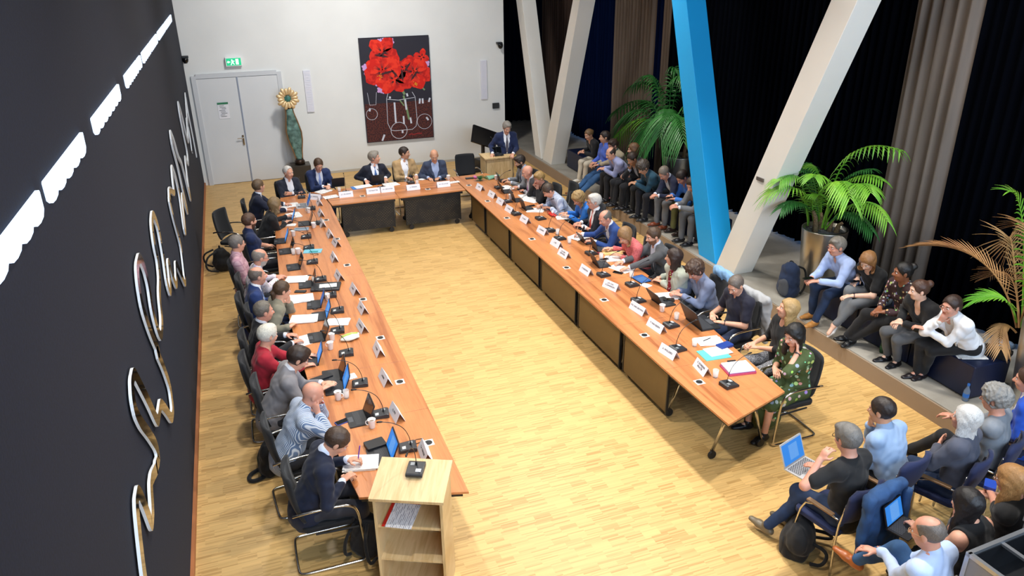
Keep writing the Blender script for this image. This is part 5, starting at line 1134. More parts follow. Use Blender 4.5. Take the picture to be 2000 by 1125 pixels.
    # ---- eyes and brows
    for sg in (1, -1):
        if 'eye' not in _shared: _shared['eye'] = MB().sph((0, 0, 0), (.008, .0145, .0075), n=7).add([(.0085, .006*math.cos(a), .0062*math.sin(a)) for a in [i*PI/4 for i in range(8)]], [tuple(range(8))], 1).mesh('eye', [mat('plain', '#e9e4de', rough=.3), mat('plain', '#2c201a', rough=.2)], True)
        e = bpy.data.objects.new('eye', _shared['eye']); COL.objects.link(e); e.parent = root_o; pp = Hc+hu*.003*g+hf*.083*g+hl*.032*g*sg
        e.matrix_local = Matrix(((hf[0], hl[0], hu[0], pp[0]), (hf[1], hl[1], hu[1], pp[1]), (hf[2], hl[2], hu[2], pp[2]), (0, 0, 0, 1)))
        bm = MB().tube([Hc+(hu*z+hf*x+hl*sg*y)*g for x, y, z in ((.093, .014, .024), (.092, .032, .030), (.080, .050, .024))], [.0035, .0045, .0025], n=5); bm.build('eyebrow', mat('hair', hc if hair != 'bald' else '#8a7060', rough=.7), root_o)
    # ---- hair
    H = Fld(); hcm = mat('hair', hc, cl and None or None, rough=.55); hn = [(.0016, 85, 3), (.0010, 190, 5)]; hv = h*.95
    def cap(t, top=True): H.ell(Hc+hu*.032*g-hf*.014*g, R3, ((.098+t)*g, (.078+t)*g, (.090+t*1.1)*g), .02)
    def cutface(dz=0, dx=0, big=0): H.ell(Hc-hu*(.044-dz)*g+hf*(.102+dx)*g, R3, ((.088+big)*g, .092*g, .116*g), .008, 's'); H.ell(Hc-hu*.05*g+hf*.065*g, R3, (.06*g, .12*g, .075*g), .008, 's')
    def nape(z=-.05, fwd=.0): H.plane(Hc+hu*z*g, nrm(-hu-hf*.15)*1.0, None)
    def ears():
        for sg in (1, -1): H.ell(Hc-hu*.012*g-hf*.002*g+hl*.095*g*sg, R3, (.028*g, .024*g, .040*g), .006, 's')
    if hair in ('short', 'thick', 'crop', 'receding', 'side'):
        cap({'short': .012, 'thick': .019, 'crop': .008, 'receding': .010, 'side': .016}[hair])
        if hair in ('thick', 'side'): H.ell(Hc+hu*.10*g+hf*.045*g+hl*.02*g, R3, (.05*g, .055*g, .028*g), .03)
        cutface(*{'receding': (.035, -.012, .01), 'crop': (.012, 0, 0)}.get(hair, (0, 0, 0))); nape(-.06); ears()
    elif hair == 'bald':
        cap(.006); cutface(.03, 0, .03); H.ell(Hc+hu*.125*g+hf*.015*g, R3, (.105*g, .068*g, .088*g), .01, 's'); nape(-.055); ears(); hn = [(.001, 95, 3)]
    elif hair == 'shaved': H = None
    elif hair == 'curly':
        cap(.032); H.ell(Hc+hu*.105*g+hf*.03*g, R3, (.07*g, .06*g, .035*g), .03); cutface(0, .005); nape(-.06); ears(); hn = [(.006, 90, 3), (.003, 170, 4)]
    elif hair in ('long', 'bob', 'wavy', 'fluffy'):
        t = .02 if hair != 'fluffy' else .03; cap(t); zb = {'long': -.30, 'bob': -.15, 'wavy': -.21, 'fluffy': -.13}[hair]
        for y_, x_ in ((.062, -.015), (-.062, -.015), (.03, -.06), (-.03, -.06), (.07, .015), (-.07, .015)):
            a = Hc+hl*y_*g+hf*x_*g+hu*.0; ee = Hc+V(0, 0, zb*g)+hl*y_*1.15*g+hf*(x_-.02)*g
            if x_ > 0: ee = Hc+V(0, 0, zb*.8*g)+hl*y_*1.25*g+hf*.01*g
            H.cone(a, ee, .036*g, (.026 if hair != 'long' else .03)*g, .03)
        cutface(0, .012); H.ell(Hc-hu*.09*g+hf*.10*g, R3, (.09*g, .062*g, .09*g), .01, 's'); hn = [(.0022, 60, 3), (.0012, 140, 5)]
        if hair == 'fluffy': hn = [(.006, 70, 3), (.003, 140, 5)]
    elif hair in ('bun', 'pony', 'updo'):
        cap(.013); cutface(); nape(-.06); ears()
        if hair == 'bun': H.ell(Hc+hu*.075*g-hf*.115*g, R3, (.045*g, .05*g, .045*g), .015)
        elif hair == 'updo': H.ell(Hc+hu*.03*g-hf*.11*g, R3, (.04*g, .045*g, .045*g), .02)
        else: a = Hc+hu*.01*g-hf*.10*g; b = a+V(0, 0, -.05)-hf*.03; H.cone(a, b, .026, .032, .01); H.cone(b, b+V(0, 0, -.15)-hf*.0, .032, .016, .01)
    if H is not None: H.obj('hair', hv, hcm, root_o, noise=hn)
    # ---- clothing
    kind, c1 = top[0], top[1]; o_ = top[2] if len(top) > 2 else {}
    tm = c1 if not isinstance(c1, str) else mat('cloth', c1, rough=.85)
    wr_n = [(.0026, 24, 11+len(key)), (.0024, 55, 5)]
    V0 = nb+vt*.055*S_
    def sleeves(F, e, frac=1.0, k=.02, ecuff=None):
        for el, wr, d, pn, st, sg in ARM:
            i = 0 if sg > 0 else 1; F.cone(P+u*.27*S_+lat*sg*.105, sh[i]+(el-sh[i])*.42, .048+e, .044+e, .06); F.cone(sh[i]+lat*sg*.005, el, .056*S_*min(bulk, 1.1)+e, .047*S_+e, .04)
            if frac > 1: F.cone(el, el+(wr-el)*(frac-1), .045*S_+e, (ecuff or .033)*S_+e, .02)
    if kind == 'jacket':
        J = Fld(); torso(J, .018); sleeves(J, .009, 1.86)
        J.cone(nb-vt*.020-u2*.02, nb-vt*.022+u2*.014, .078*S_, .074*S_, .02)
        J.cone(P-u*.04-v*.015, P+u*.12, .196*bulk*S_, .172*bulk*S_, .04, w=v, q=.80)
        dp = .125+belly*.3; ow = o_.get('open', .03); J.cone(nb+vt*.10+u2*.02, P+u*.2*S_+v*(dp+.035), .082*S_, .045+ow*.5, .008, 's'); J.cone(P+u*.2*S_+v*(dp+.035), P+u*.02+v*(dp+.06), .045+ow*.5, .02+ow, .008, 's')
        J.cone(nb+vt*.07+u2*.03, nb+vt*.07+u2*.09, .055, .06, .008, 's')
        for sg in (1, -1): J.cone(nb+lat*sg*.072+vt*.012+u2*.012, P+u*.27*S_+v*(dp+.004)+lat*sg*.062, .018, .026, .006, w=vt, q=.55); J.cone(P+u*.27*S_+v*(dp+.004)+lat*sg*.062, P+u*.12*S_+v*(dp+.012)+lat*sg*.022, .024, .012, .008, w=vt, q=.5)
        J.obj('jacket', h, tm, root_o, noise=wr_n)
        T = Fld(); torso(T, .008); T.cone(nb-u2*.012-vt*.006, nb+nd*.046-vt*.008, .071*S_, .069*S_, .012)
        for el, wr, d, pn, st, sg in ARM: T.cone(el+(wr-el)*.75, el+(wr-el)*.97, .036*S_, .036*S_, .01)
        T.ell(Hc, R3, (.10*g, .08*g, .115*g), .004, 's'); T.cone(nb+vt*.075+nd*.03, nb+vt*.045-u2*.03, .028, .004, .006, 's')
        T.obj('shirt', h, mat(*o_['pat']) if 'pat' in o_ else mat('cloth', o_.get('shirt', '#e9eaf0'), rough=.8), root_o)
        if 'tie' in o_:
            t_ = Fld(); a0 = nb+vt*.062*S_-u2*.012; a1 = P+u*.36*S_+vt*(.118+.0)*S_*(1 if bulk < 1.05 else 1.06); a2 = P+u*.16*S_+v*(.128+belly*.5)*S_*(1 if bulk < 1.05 else 1.06)
            t_.cone(a0, a0-u2*.02+vt*.008, .019, .014, .005, w=vt, q=.7); t_.cone(a0-u2*.02, a1, .016, .025, .01, w=vt, q=.5); t_.cone(a1, a2, .026, .034, .01, w=vt, q=.42)
            t_.obj('tie', min(h, .008), mat('cloth', o_['tie'], rough=.5), root_o)
    else:
        F = Fld(); slv = o_.get('sleeveless'); e = {'shirt': .013, 'polo': .013, 'tee': .013, 'blouse': .016, 'cardigan': .02, 'dress': .018}.get(kind, .014); torso(F, e)
        if slv:
            for i, sg in enumerate((1, -1)): F.ell(sh[i]+lat*sg*.045, [vt, lat, u2], (.11, .075, .12), .01, 's')
        F.cone(P-u*.02-v*.012, P+u*.10, .184*bulk*S_, .165*bulk*S_, .04, w=v, q=.80)
        fr = {'polo': .82, 'tee': .8, 'dress': 1.28, 'blouse': o_.get('sl', 1.86)}.get(kind, 1.9)
        if fr <= 1:
            for el, wr, d, pn, st, sg in ARM: i = 0 if sg > 0 else 1; F.cone(sh[i]+lat*sg*.005, sh[i]+(el-sh[i])*fr*.85, .058*S_+.012, .060*S_+.010, .04)
        elif o_.get('sleeveless'): pass
        else: sleeves(F, .009 if kind != 'cardigan' else .014, fr)
        if kind in ('shirt', 'polo') or o_.get('collar'):
            F.cone(nb-u2*.01-vt*.006, nb+nd*.034-vt*.006, .070*S_, .069*S_, .012); F.ell(Hc, R3, (.10*g, .08*g, .118*g), .004, 's'); F.cone(nb+vt*.082+nd*.04, nb+vt*.070-u2*.045, .034, .008, .006, 's')
        else: F.cone(nb+vt*(.075 if not o_.get('v') else .10)+u2*.045, nb+vt*(.085 if not o_.get('v') else .115)-u2*o_.get('v', .01), .078, .045, .012, 's')
        if kind == 'dress':
            for hip, kn, ank, toe, sg in LEG: F.cone(hip, kn, .11, .095, .05)
            F.cone(LEG[0][1], LEG[1][1], .08, .08, .05)
            F.cone((LEG[0][1]+LEG[1][1])/2-V(.05, 0, .02), (LEG[0][1]+LEG[1][1])/2-V(.08, 0, .25), .14, .15, .04)
        nm = {'shirt': 'shirt', 'polo': 'polo_shirt', 'tee': 'shirt', 'blouse': 'blouse', 'cardigan': 'cardigan', 'dress': 'dress'}[kind]
        F.obj(nm, h, tm, root_o, noise=wr_n)
        if 'vest' in o_:
            t_ = Fld(); torso(t_, .012); t_.cone(nb+vt*.09+u2*.03, nb+vt*.10-u2*.0, .06, .03, .01, 's'); t_.obj('undershirt', h, mat('cloth', o_['vest'], rough=.8), root_o)
        if 'scarf' in o_:
            t_ = Fld(); t_.cone(nb+lat*.06+u2*.01, nb+vt*.085-u2*.05, .032, .03, .02); t_.cone(nb-lat*.06+u2*.01, nb+vt*.085-u2*.05, .032, .03, .02); t_.cone(nb+vt*.09-u2*.05, P+u*.16+v*.15, .034, .04, .02, w=vt, q=.5)
            t_.cone(nb+lat*.06+u2*.01, nb-vt*.05+u2*.03, .03, .028, .02); t_.cone(nb-lat*.06+u2*.01, nb-vt*.05+u2*.03, .03, .028, .02); t_.obj('scarf', min(h, .009), mat('floral', '#7a1226', '#e0a030', scale=1.6), root_o, noise=[(.004, 60, 2)])
    # ---- legs
    if kind != 'dress' and bot:
        T = Fld(); bm_ = bot if not isinstance(bot, str) else mat('cloth', bot, rough=.85)
        T.cone(LEG[0][0]+V(.01, 0, -.005), LEG[1][0]+V(.01, 0, -.005), .104*S_, .104*S_, .05)
        T.cone(P+u*.02, P+u*.10, .152*bulk*S_, .148*bulk*S_, .05, w=v, q=.78)
        for hip, kn, ank, toe, sg in LEG:
            T.cone(hip, kn, .094*S_, .070*S_, .04)
            if skirt: continue
            e_ = kn+(ank-kn)*(.98 if not tan else .88); T.cone(kn, e_, .068*S_, .050*S_, .03)
        if skirt: T.cone(LEG[0][1], LEG[1][1], .075, .075, .05)
        T.obj('skirt' if skirt else 'trousers', max(h, hh if not feet else .011), bm_, root_o, noise=[(.004, 28, 3)])
    if shoes:
        for hip, kn, ank, toe, sg in LEG:
            Z = Fld(); dn = nrm(V(0, 0, -1)-toe*(-toe[2])); b0 = ank+dn*.045
            if heel: Z.cone(b0-toe*.02, b0+toe*.05+dn*.02, .030, .034, .02); Z.cone(b0+toe*.05+dn*.02, b0+toe*.14+dn*.03, .035, .016, .02, w=dn, q=.6); Z.ell(ank+toe*.03-dn*.02, [toe, np.cross(dn, toe), dn], (.06, .026, .04), .005, 's'); Z.cone(b0-toe*.03, b0-toe*.035+dn*.04, .012, .008, .01)
            else: Z.cone(b0-toe*.035, b0+toe*.08, .040, .044, .02, w=dn, q=.85); Z.cone(b0+toe*.08, b0+toe*.165+dn*.006, .043, .032, .02, w=dn, q=.7); Z.cone(b0, ank, .04, .045, .02)
            if not heel: Z.plane(b0+dn*.034, dn)
            Z.obj('shoe', .009 if (feet or floor > 0) else .014, mat('plain', shoe, rough=.35), root_o)
    # ---- glasses
    if glasses:
        m = MB()
        for sg in (1, -1):
            c = Hc+hu*.002*g+hf*.106*g+hl*.033*g*sg; m.tube([c+hl*.024*math.cos(a)+hu*.017*math.sin(a) for a in [i*PI/5 for i in range(10)]], .0022, n=5, close=True); m.tube([c+hl*sg*.024+hu*.004, Hc+hl*.08*sg*g+hu*.008*g+hf*.03*g, Hc+hl*.082*sg*g+hu*.004*g-hf*.01*g], .002, n=5)
        c = Hc+hu*.006*g+hf*.108*g; m.tube([c+hl*.01, c-hl*.01], .002, n=5); m.build('glasses', mat('plain', glasses if isinstance(glasses, str) else '#2a2422', rough=.3), root_o)
    # ---- extras
    for el, wr, d, pn, st, sg in ARM:
        i = 0 if sg > 0 else 1; sp = arms[i]
        if 'watch' in (top[2] if len(top) > 2 else {}) and top[2]['watch'] == sg:
            m = MB(); f1 = nrm(wr-el); a1 = nrm(np.cross(f1, V(0, 0, 1))); b1 = np.cross(a1, f1); c = wr-f1*.01
            m.tube([c+(a1*math.cos(a)+b1*math.sin(a))*.031 for a in [k_*PI/6 for k_ in range(12)]], .005, n=5, close=True); m.sph(c+b1*.033, (.014, .014, .008), n=6); m.build('wristwatch', mat('plain', '#22242a', rough=.3), root_o)
    if chair_:
        ck, off = (chair_, .11) if isinstance(chair_, str) else chair_
        ax = LEG[0][0][0]+off; x, y = root[0]+c_*off, root[1]+s__*off
        nmk = WHO.get(key, label)
        chair(ck, ('black cantilever armchair' if ck == 'council' else ('dark blue stacking chair' if ck == 'blue' else 'beige-grey shell chair'))+' under the '+nmk, x, y, hd)
    return dict(root=root, Hc=Hc, P=P, ARM=ARM, LEG=LEG, o=root_o, hd=hd, u=u, v=v, loc=loc, wld=lambda p: (root[0]+c_*p[0]-s__*p[1], root[1]+s__*p[0]+c_*p[1], p[2]))
# ================================================================ people
st_ = mat('stripe', '#6f86a8', '#e6ecf4', scale=1.7); ck_ = mat('check', '#dcd0d2', '#b98a92', scale=.9)
PT1 = mat('floral', '#d9d3dc', '#a06a86', scale=1.6); GREENF = mat('floral', '#3f4f28', '#9aa060', scale=.7); CORAL = mat('speck', '#e07a78', '#c85a60', scale=1.2); HERR = mat('speck', '#8e9096', '#4a4c52', scale=1.4)
DEN = mat('denim', '#1c3050'); DEN2 = mat('denim', '#2f5580')
PEO = {}
def pp(key, label, *a, **k): PEO[key] = person(key, label, *a, **k)
NV = '#141c34'
lf, rt = 0, 1
# ---- along the table under the dark script wall, facing the middle of the room
pp('L1', 'person in navy jacket with short grey-brown hair, seated second from the head table corner', 505, 364, 0, 12, 35, 0, 0, 'short', '#6b563f', 'l', ('jacket', NV, dict(shirt='#e8ecf6')), '#15171f', ((563, 398, .78), (567, 410, .78)), hh=.018, chair_='council')
pp('L2', 'person with shoulder-length blond-brown hair in black top leaning over the table', 537, 400, 0, 24, 20, 10, 0, 'bob', '#8c7350', 'l', ('blouse', '#0f1013'), '#14151a', ((566, 421, .78), (563, 433, .78)), s=.96, hh=.018, chair_='council', glasses=True)
pp('L3', 'person with brown beard in navy polo shirt leaning back with clasped hands', 487, 432, 5, -4, 25, 2, 0, 'short', '#5a4030', 'l', ('polo', '#14264f'), '#15171f', ((530, 478, .68), (528, 480, .68)), beard='#5a3a28', hh=.018, chair_='council')
pp('L4', 'person with grey hair and glasses in pale pink shirt, seated farthest back from table', 463, 476, 0, -6, 20, 4, 0, 'short', '#77706a', 'l', ('shirt', mat('check', '#cfa9b4', '#b98c9c', scale=.6)), '#1a1b22', ('lap', 'lap'), glasses=True, hh=.018, chair_='council')
pp('L5', 'person with bald head, grey beard and glasses in white patterned shirt', 508, 503, 0, 12, 15, 12, 0, 'bald', '#8a8078', 'r', ('shirt', PT1), '#20242e', ((548, 539, .78), (546, 544, .78)), beard='#b8b2aa', glasses=True, hh=.018, chair_='council')
pp('L6', 'person with balding head in royal blue suit and blue tie, behind the ponytailed woman', 503, 539, 0, 8, 15, 4, 0, 'bald', '#6f6258', 'r', ('jacket', '#1d3468', dict(shirt='#eef0f6', tie='#5f7fb8')), '#1d2f5a', ('table', 'table'), hh=.018, chair_='council')
pp('L7', 'person with brown ponytail in olive-grey cardigan, chin on hand holding a pen', 551, 567, 5, 26, 10, 12, 0, 'pony', '#4f3a28', 'l', ('cardigan', '#84806e'), '#1a1c22', ('chin', (568, 634, .79, 'i')), s=.95, h=.009, chair_='council')
pp('L8', 'person with grey hair and receding hairline in black suit and striped tie', 515, 608, 0, 8, 15, 8, 0, 'receding', '#6d665c', 'r', ('jacket', '#15171d', dict(shirt='#dfe4ee', tie='#5a6a8c')), '#15171d', ((570, 654, .78), (582, 668, .78)), h=.009, chair_='council')
pp('L9', 'person with short white curly hair in dark red blouse', 523, 655, 0, 10, 25, 12, 0, 'thick', '#d6d2c4', 'l', ('blouse', '#a81c30', dict(sl=1.86)), '#17181e', ((608, 692, .78), (606, 713, .77)), s=.95, h=.009, chair_='council')
pp('L10', 'person with dark brown hair in grey blazer typing on a tablet', 582, 700, 0, 23, 0, 32, 0, 'thick', '#33241c', 'l', ('jacket', '#858387', dict(shirt='#e6e6ea')), '#2a2c33', ((641, 749, .785, 'f'), (637, 760, .785, 'f')), h=.008, chair_='council', bulk=1.08)
pp('L11', 'person with shaved bald head in blue striped shirt, face resting on both hands', 611, 770, 5, 24, 0, 28, 0, 'shaved', '#8a7a70', 'r', ('shirt', st_), '#22252e', ('face', 'cheek'), h=.008, chair_='council', bulk=1.06)
pp('L12', 'person in dark navy suit with brown hair bent over a pad, writing with purple pen', 657, 862, 0, 19, -5, 44, 0, 'short', '#4a382c', 'l', ('jacket', '#101a33', dict(shirt='#d9e2f6')), '#2e2f38', ((694, 897, .80, 'p'), (683, 935, .79)), h=.007, chair_='council', bulk=1.08, glasses=False)
# ---- head table
pp('H0', 'person with white hair and folded arms in dark suit below the bronze sculpture', 563, 337, -68, 2, 15, 6, 0, 'receding', '#d4cfc8', 'l', ('jacket', '#141a2c', dict(shirt='#e9eaf0')), '#14161e', ('x', 'x'), s=.98, hh=.018, seat=.40, chair_='council')
pp('H1', 'person in navy suit, glasses and light blue tie looking down at a tablet', 622, 322, -80, 12, 0, 26, 0, 'short', '#4f3a28', 'l', ('jacket', '#182a55', dict(shirt='#e6ebf6', tie='#8ea4dc')), '#182a55', ((643, 365, .79), (637, 366, .79)), glasses=True, hh=.018, chair_='council')
pp('H2', 'person with grey hair in dark navy suit and blue tie turning toward the speaker', 731, 308, -85, 0, 60, -4, 0, 'thick', '#8c857a', 'l', ('jacket', '#131a2c', dict(shirt='#eef0f6', tie='#4a6ea8')), '#131a2c', ((757, 351, .78), (712, 356, .78)), hh=.018, chair_='council')
pp('H3', 'person in tan blazer and white shirt with dark hair turning toward the speaker', 790, 299, -85, 0, 55, 0, 0, 'short', '#2c2019', 't', ('jacket', '#b39468', dict(shirt='#efeff3', open=.05)), '#3a3630', ((815, 346, .78), (798, 349, .78)), hh=.018, chair_='council')
pp('H4', 'person with bald head in slate blue jacket over light blue shirt, eyes lowered', 848, 304, -92, 2, -8, 22, 0, 'shaved', '#8a7a70', 't', ('jacket', '#344058', dict(shirt='#a9bce0', open=.07)), '#20232c', ((856, 350, .76), (838, 351, .76)), hh=.018, chair_='council')
# ---- speaker
pp('SP', 'person standing at the far oak lectern in blue suit and grey tie, reading', 990, 249, -95, 8, 0, 26, 0, 'side', '#8a847c', 'l', ('jacket', '#16264e', dict(shirt='#eef0f6', tie='#5a5560')), '#131c36', ((1002, 303, LZ+.05), (958, 303, LZ+.05)), stand=True, hh=.018, glasses=False)
# ---- table in front of the platform, facing the dark script wall
def R_(k, lab, x, y, lean, hy, hp, *a, **kw): pp(k, lab, x, y, kw.pop('hd', 180), lean, hy, hp, 0, *a, **dict(dict(hh=.018, chair_='council'), **kw))
R_('R1', 'person with dark hair and beard in grey suit nearest the far lectern', 1015, 316, 14, 0, 20, 'thick', '#2c211b', 't', ('jacket', '#85888e', dict(shirt='#b9c3d6', tie='#2b3450')), '#2a2c33', ((992, 357, .78), (986, 352, .78)), beard='#2c211b')
R_('R2', 'person with bald head in charcoal suit and lilac tie', 1030, 336, 14, 0, 18, 'shaved', '#777777', 'r', ('jacket', '#3a3b41', dict(shirt='#d9d9e0', tie='#a878a8')), '#2a2b30', ((1021, 373, .78), (1007, 365, .80)), bulk=1.08)
R_('R3', 'person with short fair hair in black, both hands over mouth', 1053, 348, 18, 10, 22, 'thick', '#a3824e', 'r', ('blouse', '#0e0f12'), '#14151a', ('chin', 'face'), s=.94)
R_('R4', 'person with short brown hair in pale blue shirt writing at the table', 1071, 372, 32, 5, 40, 'short', '#4a3c30', 'l', ('shirt', mat('stripe', '#a9b6d0', '#c9d2e2', scale=.5)), '#1b1e28', ((1068, 408, .78), (1052, 403, .79, 'p')))
R_('R5', 'person with curly blond hair in bright blue blouse', 1130, 388, 22, 10, 36, 'fluffy', '#a88b5c', 'l', ('blouse', '#2a7ad8'), '#1b1e28', ((1104, 422, .78), (1099, 417, .78)), s=.95)
R_('R6', 'person with white hair and glasses in dark suit and bright red tie', 1160, 394, 4, -10, 4, 'thick', '#cfcac2', 'r', ('jacket', '#161a26', dict(shirt='#f2f2f4', tie='#c83a2c', open=.05)), '#161a26', ((1130, 442, .79), (1127, 436, .79)), glasses=True)
R_('R7', 'person with balding grey head in blue suit holding a pencil', 1182, 426, 24, 5, 26, 'bald', '#6c665e', 'r', ('jacket', '#23468a', dict(shirt='#eef0f6')), '#20407c', ((1152, 473, .80), (1128, 458, .79, 'p')))
R_('R8', 'person with light brown hair in coral pink blouse bending over envelopes', 1221, 460, 26, 10, 38, 'bob', '#94714a', 'l', ('blouse', CORAL), '#22252e', ((1204, 500, .79), (1187, 485, .79)), s=.98, bulk=1.06)
R_('R9', 'person with short brown hair and stubble in grey blazer over white shirt', 1276, 461, 14, 0, 14, 'short', '#4e3826', 'l', ('jacket', '#55575b', dict(shirt='#dfe4f4', open=.04)), '#1d2028', ((1219, 524, .79), (1208, 512, .79)), beard='#8a5f46', h=.009)
R_('R10', 'person with dark brown bob and patterned scarf in pale green jacket', 1316, 503, 8, -35, 2, 'bob', '#33221b', 'l', ('cardigan', '#b5bcae', dict(scarf=1)), '#8a8d92', ((1284, 549, .79), (1283, 541, .79)), s=.96, h=.009)
R_('R11', 'person with curly brown hair in grey-blue shirt looking down at papers', 1358, 528, 18, 8, 36, 'curly', '#4a3528', 'r', ('shirt', '#7e8aa8'), '#23262e', ((1321, 577, .79), (1316, 571, .79)), h=.009)
R_('R12', 'person with cropped grey hair in dark navy polo shirt and wristwatch', 1437, 557, 5, 12, 30, 'crop', '#6a6058', 'l', ('polo', '#1c1d30', dict(watch=1)), '#1c2a48', ((1403, 628, .74, 'i'), (1394, 618, .74, 'i')), h=.008, hd=184, bulk=1.06)
R_('R13', 'person with wavy blond hair, closed eyes and tilted head, in black top', 1539, 604, -2, -20, -14, 'wavy', '#b0905e', 'l', ('blouse', '#101114', dict(sl=1.3)), HERR, ((1472, 678, .68), (1463, 671, .69)), s=.97, h=.008, hd=172)
R_('R14', 'person with long black hair in green floral dress, chin on hand', 1551, 655, 6, 8, 14, 'long', '#15110f', 'l', ('dress', GREENF, dict(watch=1)), '#20301c', ('cheek', (1517, 726, .78, 'i')), s=.98, h=.008, hd=180, bare=True)
# ---- people on the platform
def P_(k, lab, x, y, lean, hy, hp, *a, **kw): pp(k, lab, x, y, kw.pop('hd', 180), lean, hy, hp, kw.pop('hr', 0), *a, **dict(dict(floor=.24, hh=.014), **kw))
fl = .35
def patch(feet=None, **k): return dict(feet=feet or ((.42, .12, .33, 0, 0), (.44, -.12, .33, 0, 0)), **k)
for k_ in (0,):
    P_('P1', 'person with tied-up light brown hair, dark top and cream trousers at the far bench end', 1150, 263, 26, 15, 18, 'updo', '#7a5c3c', 'l', ('blouse', '#17191f'), '#cfc6b4', ((1135, 299, .93), (1133, 296, .93)), **patch(s=.92, shoe='#e8e4dc'))
    P_('P2', 'person with dark hair in blue shirt and jeans stretching both legs to the riser', 1181, 268, 0, -10, 4, 'short', '#2a1e18', 't', ('shirt', '#4a68c8'), DEN2, ('lap', 'lap'), **patch(((.72, .06, .24, 0, .3), (.78, -.06, .28, 0, .3)), shoe='#7a4a28'))
    P_('P3', 'person with dark hair in beige jacket and black trousers holding bag straps', 1197, 284, 24, 10, 18, 'thick', '#35241b', 'r', ('jacket', '#a69a82', dict(shirt='#4f6a62', open=.06)), '#121317', ((1164, 322, .93), (1161, 318, .93)), **patch(s=.97))
    P_('P4', 'person with bald crown in lavender shirt leaning on black-trousered knees', 1193, 300, 42, 5, 22, 'bald', '#3c2f28', 'l', ('shirt', '#9fa6d0'), '#14151a', ((1175, 331, .93), (1173, 329, .93)), **patch())
    P_('P5', 'person with dark brown hair in black suit resting chin on one hand', 1235, 310, 38, 10, 30, 'short', '#33241b', 't', ('jacket', '#12151f', dict(shirt='#b9c4dc')), '#0f1218', ('lap', 'chin'), **patch())
    P_('PB', 'person with brown hair almost hidden behind the dark-suited listener on the bench', 1237, 292, 8, -20, 8, 'bob', '#6a4a2e', 'l', ('blouse', '#121318'), '#14151a', ('lap', 'lap'), **patch(s=.95))
    P_('P6', 'person with grey-brown hair in petrol blue shirt leaning forward with clasped hands', 1256, 327, 42, 10, 34, 'curly', '#4a4038', 't', ('shirt', '#1f4a60'), '#141722', ((1236, 359, .93), (1234, 357, .93)), **patch(shoe='#1a1c20'))
    P_('P7', 'person with cropped grey hair in navy blazer, grey trousers and brown shoes', 1297, 338, 38, 15, 42, 'crop', '#7c7166', 'r', ('jacket', '#131c38', dict(shirt='#dfe4f0', open=.05)), '#6b6c70', ((1279, 384, .93), (1276, 382, .93)), **patch(shoe='#7a3a20'))
    P_('P8', 'person with dark hair in bright blue shirt and olive trousers using a phone', 1332, 346, 36, 12, 40, 'short', '#2a1f1a', 'r', ('shirt', '#3f7fd8'), '#6a6a3c', ((1310, 390, .95), (1306, 384, .95)), **patch(shoe='#2a1c18'))
    P_('P9', 'person in grey suit beside the blue column, face partly hidden', 1352, 360, 34, 15, 34, 'short', '#3a2a20', 'r', ('jacket', '#6f7072', dict(shirt='#d9dde6')), '#5d5f62', ((1318, 406, .95), (1314, 402, .95)), **patch())
    P_('Q1', 'person with grey hair and glasses in light blue shirt beside the tall steel planter', 1634, 482, 32, -5, 6, 'thick', '#7d766c', 'r', ('shirt', '#a9bde8', dict(watch=1)), DEN, ((1588, 551, .93), (1579, 545, .93)), h=.008, **patch(((1592, 626, .33, 0), (.40, -.2, .33, 0, 0)), shoe='#a8743a', glasses='#8a3a2a'))
    P_('Q2', 'person with dark blond hair in black T-shirt and grey trousers, white high heels', 1695, 510, 28, 20, 34, 'bob', '#94683e', 'p', ('tee', '#0e0f12', dict(watch=1)), '#6f7276', ((1655, 580, .90), (1666, 549, .98)), h=.008, **patch(((1628, 637, .40, -.6), (1640, 622, .5, -.5)), shoe='#e6e0da', heel=True, s=.95, bare=True, tan=1))
    P_('Q3', 'person with black hair bun, floral sleeves and black ankle boots', 1763, 532, 20, -25, 2, 'bun', '#14100f', 'd', ('blouse', mat('floral', '#3a2326', '#c09a90', scale=1.0), dict(sl=1.84, vest='#101114', v=.06)), '#16171b', ((1714, 610, .90), (1711, 606, .90)), h=.008, **patch(((1664, 662, .33, -.1), (1655, 655, .36, .1)), shoe='#0f1013', s=.97))
    P_('Q4', 'person with brown bun in black blazer and grey trousers', 1795, 567, 26, -25, 6, 'bun', '#4a2f22', 'p', ('cardigan', '#0f1014', dict(v=.10)), '#585b60', ((1752, 631, .90), (1748, 628, .90)), h=.008, **patch(((1752, 705, .30, 0), (1733, 695, .30, 0)), shoe='#121216', s=.94, bare=True, tan=1))
    P_('Q5', 'person with brown ponytail and glasses in white blazer, hand before mouth', 1858, 598, 38, 0, 6, 'pony', '#38261e', 'r', ('jacket', '#eceef2', dict(shirt='#c9c3bc', open=.03, watch=1)), '#121317', ((1796, 642, .98), 'chin'), h=.008, **patch(((1803, 728, .30, 0), (1790, 727, .30, 0)), shoe='#1a1418', s=.97, bare=True, tan=1, glasses='#b88a7a'))
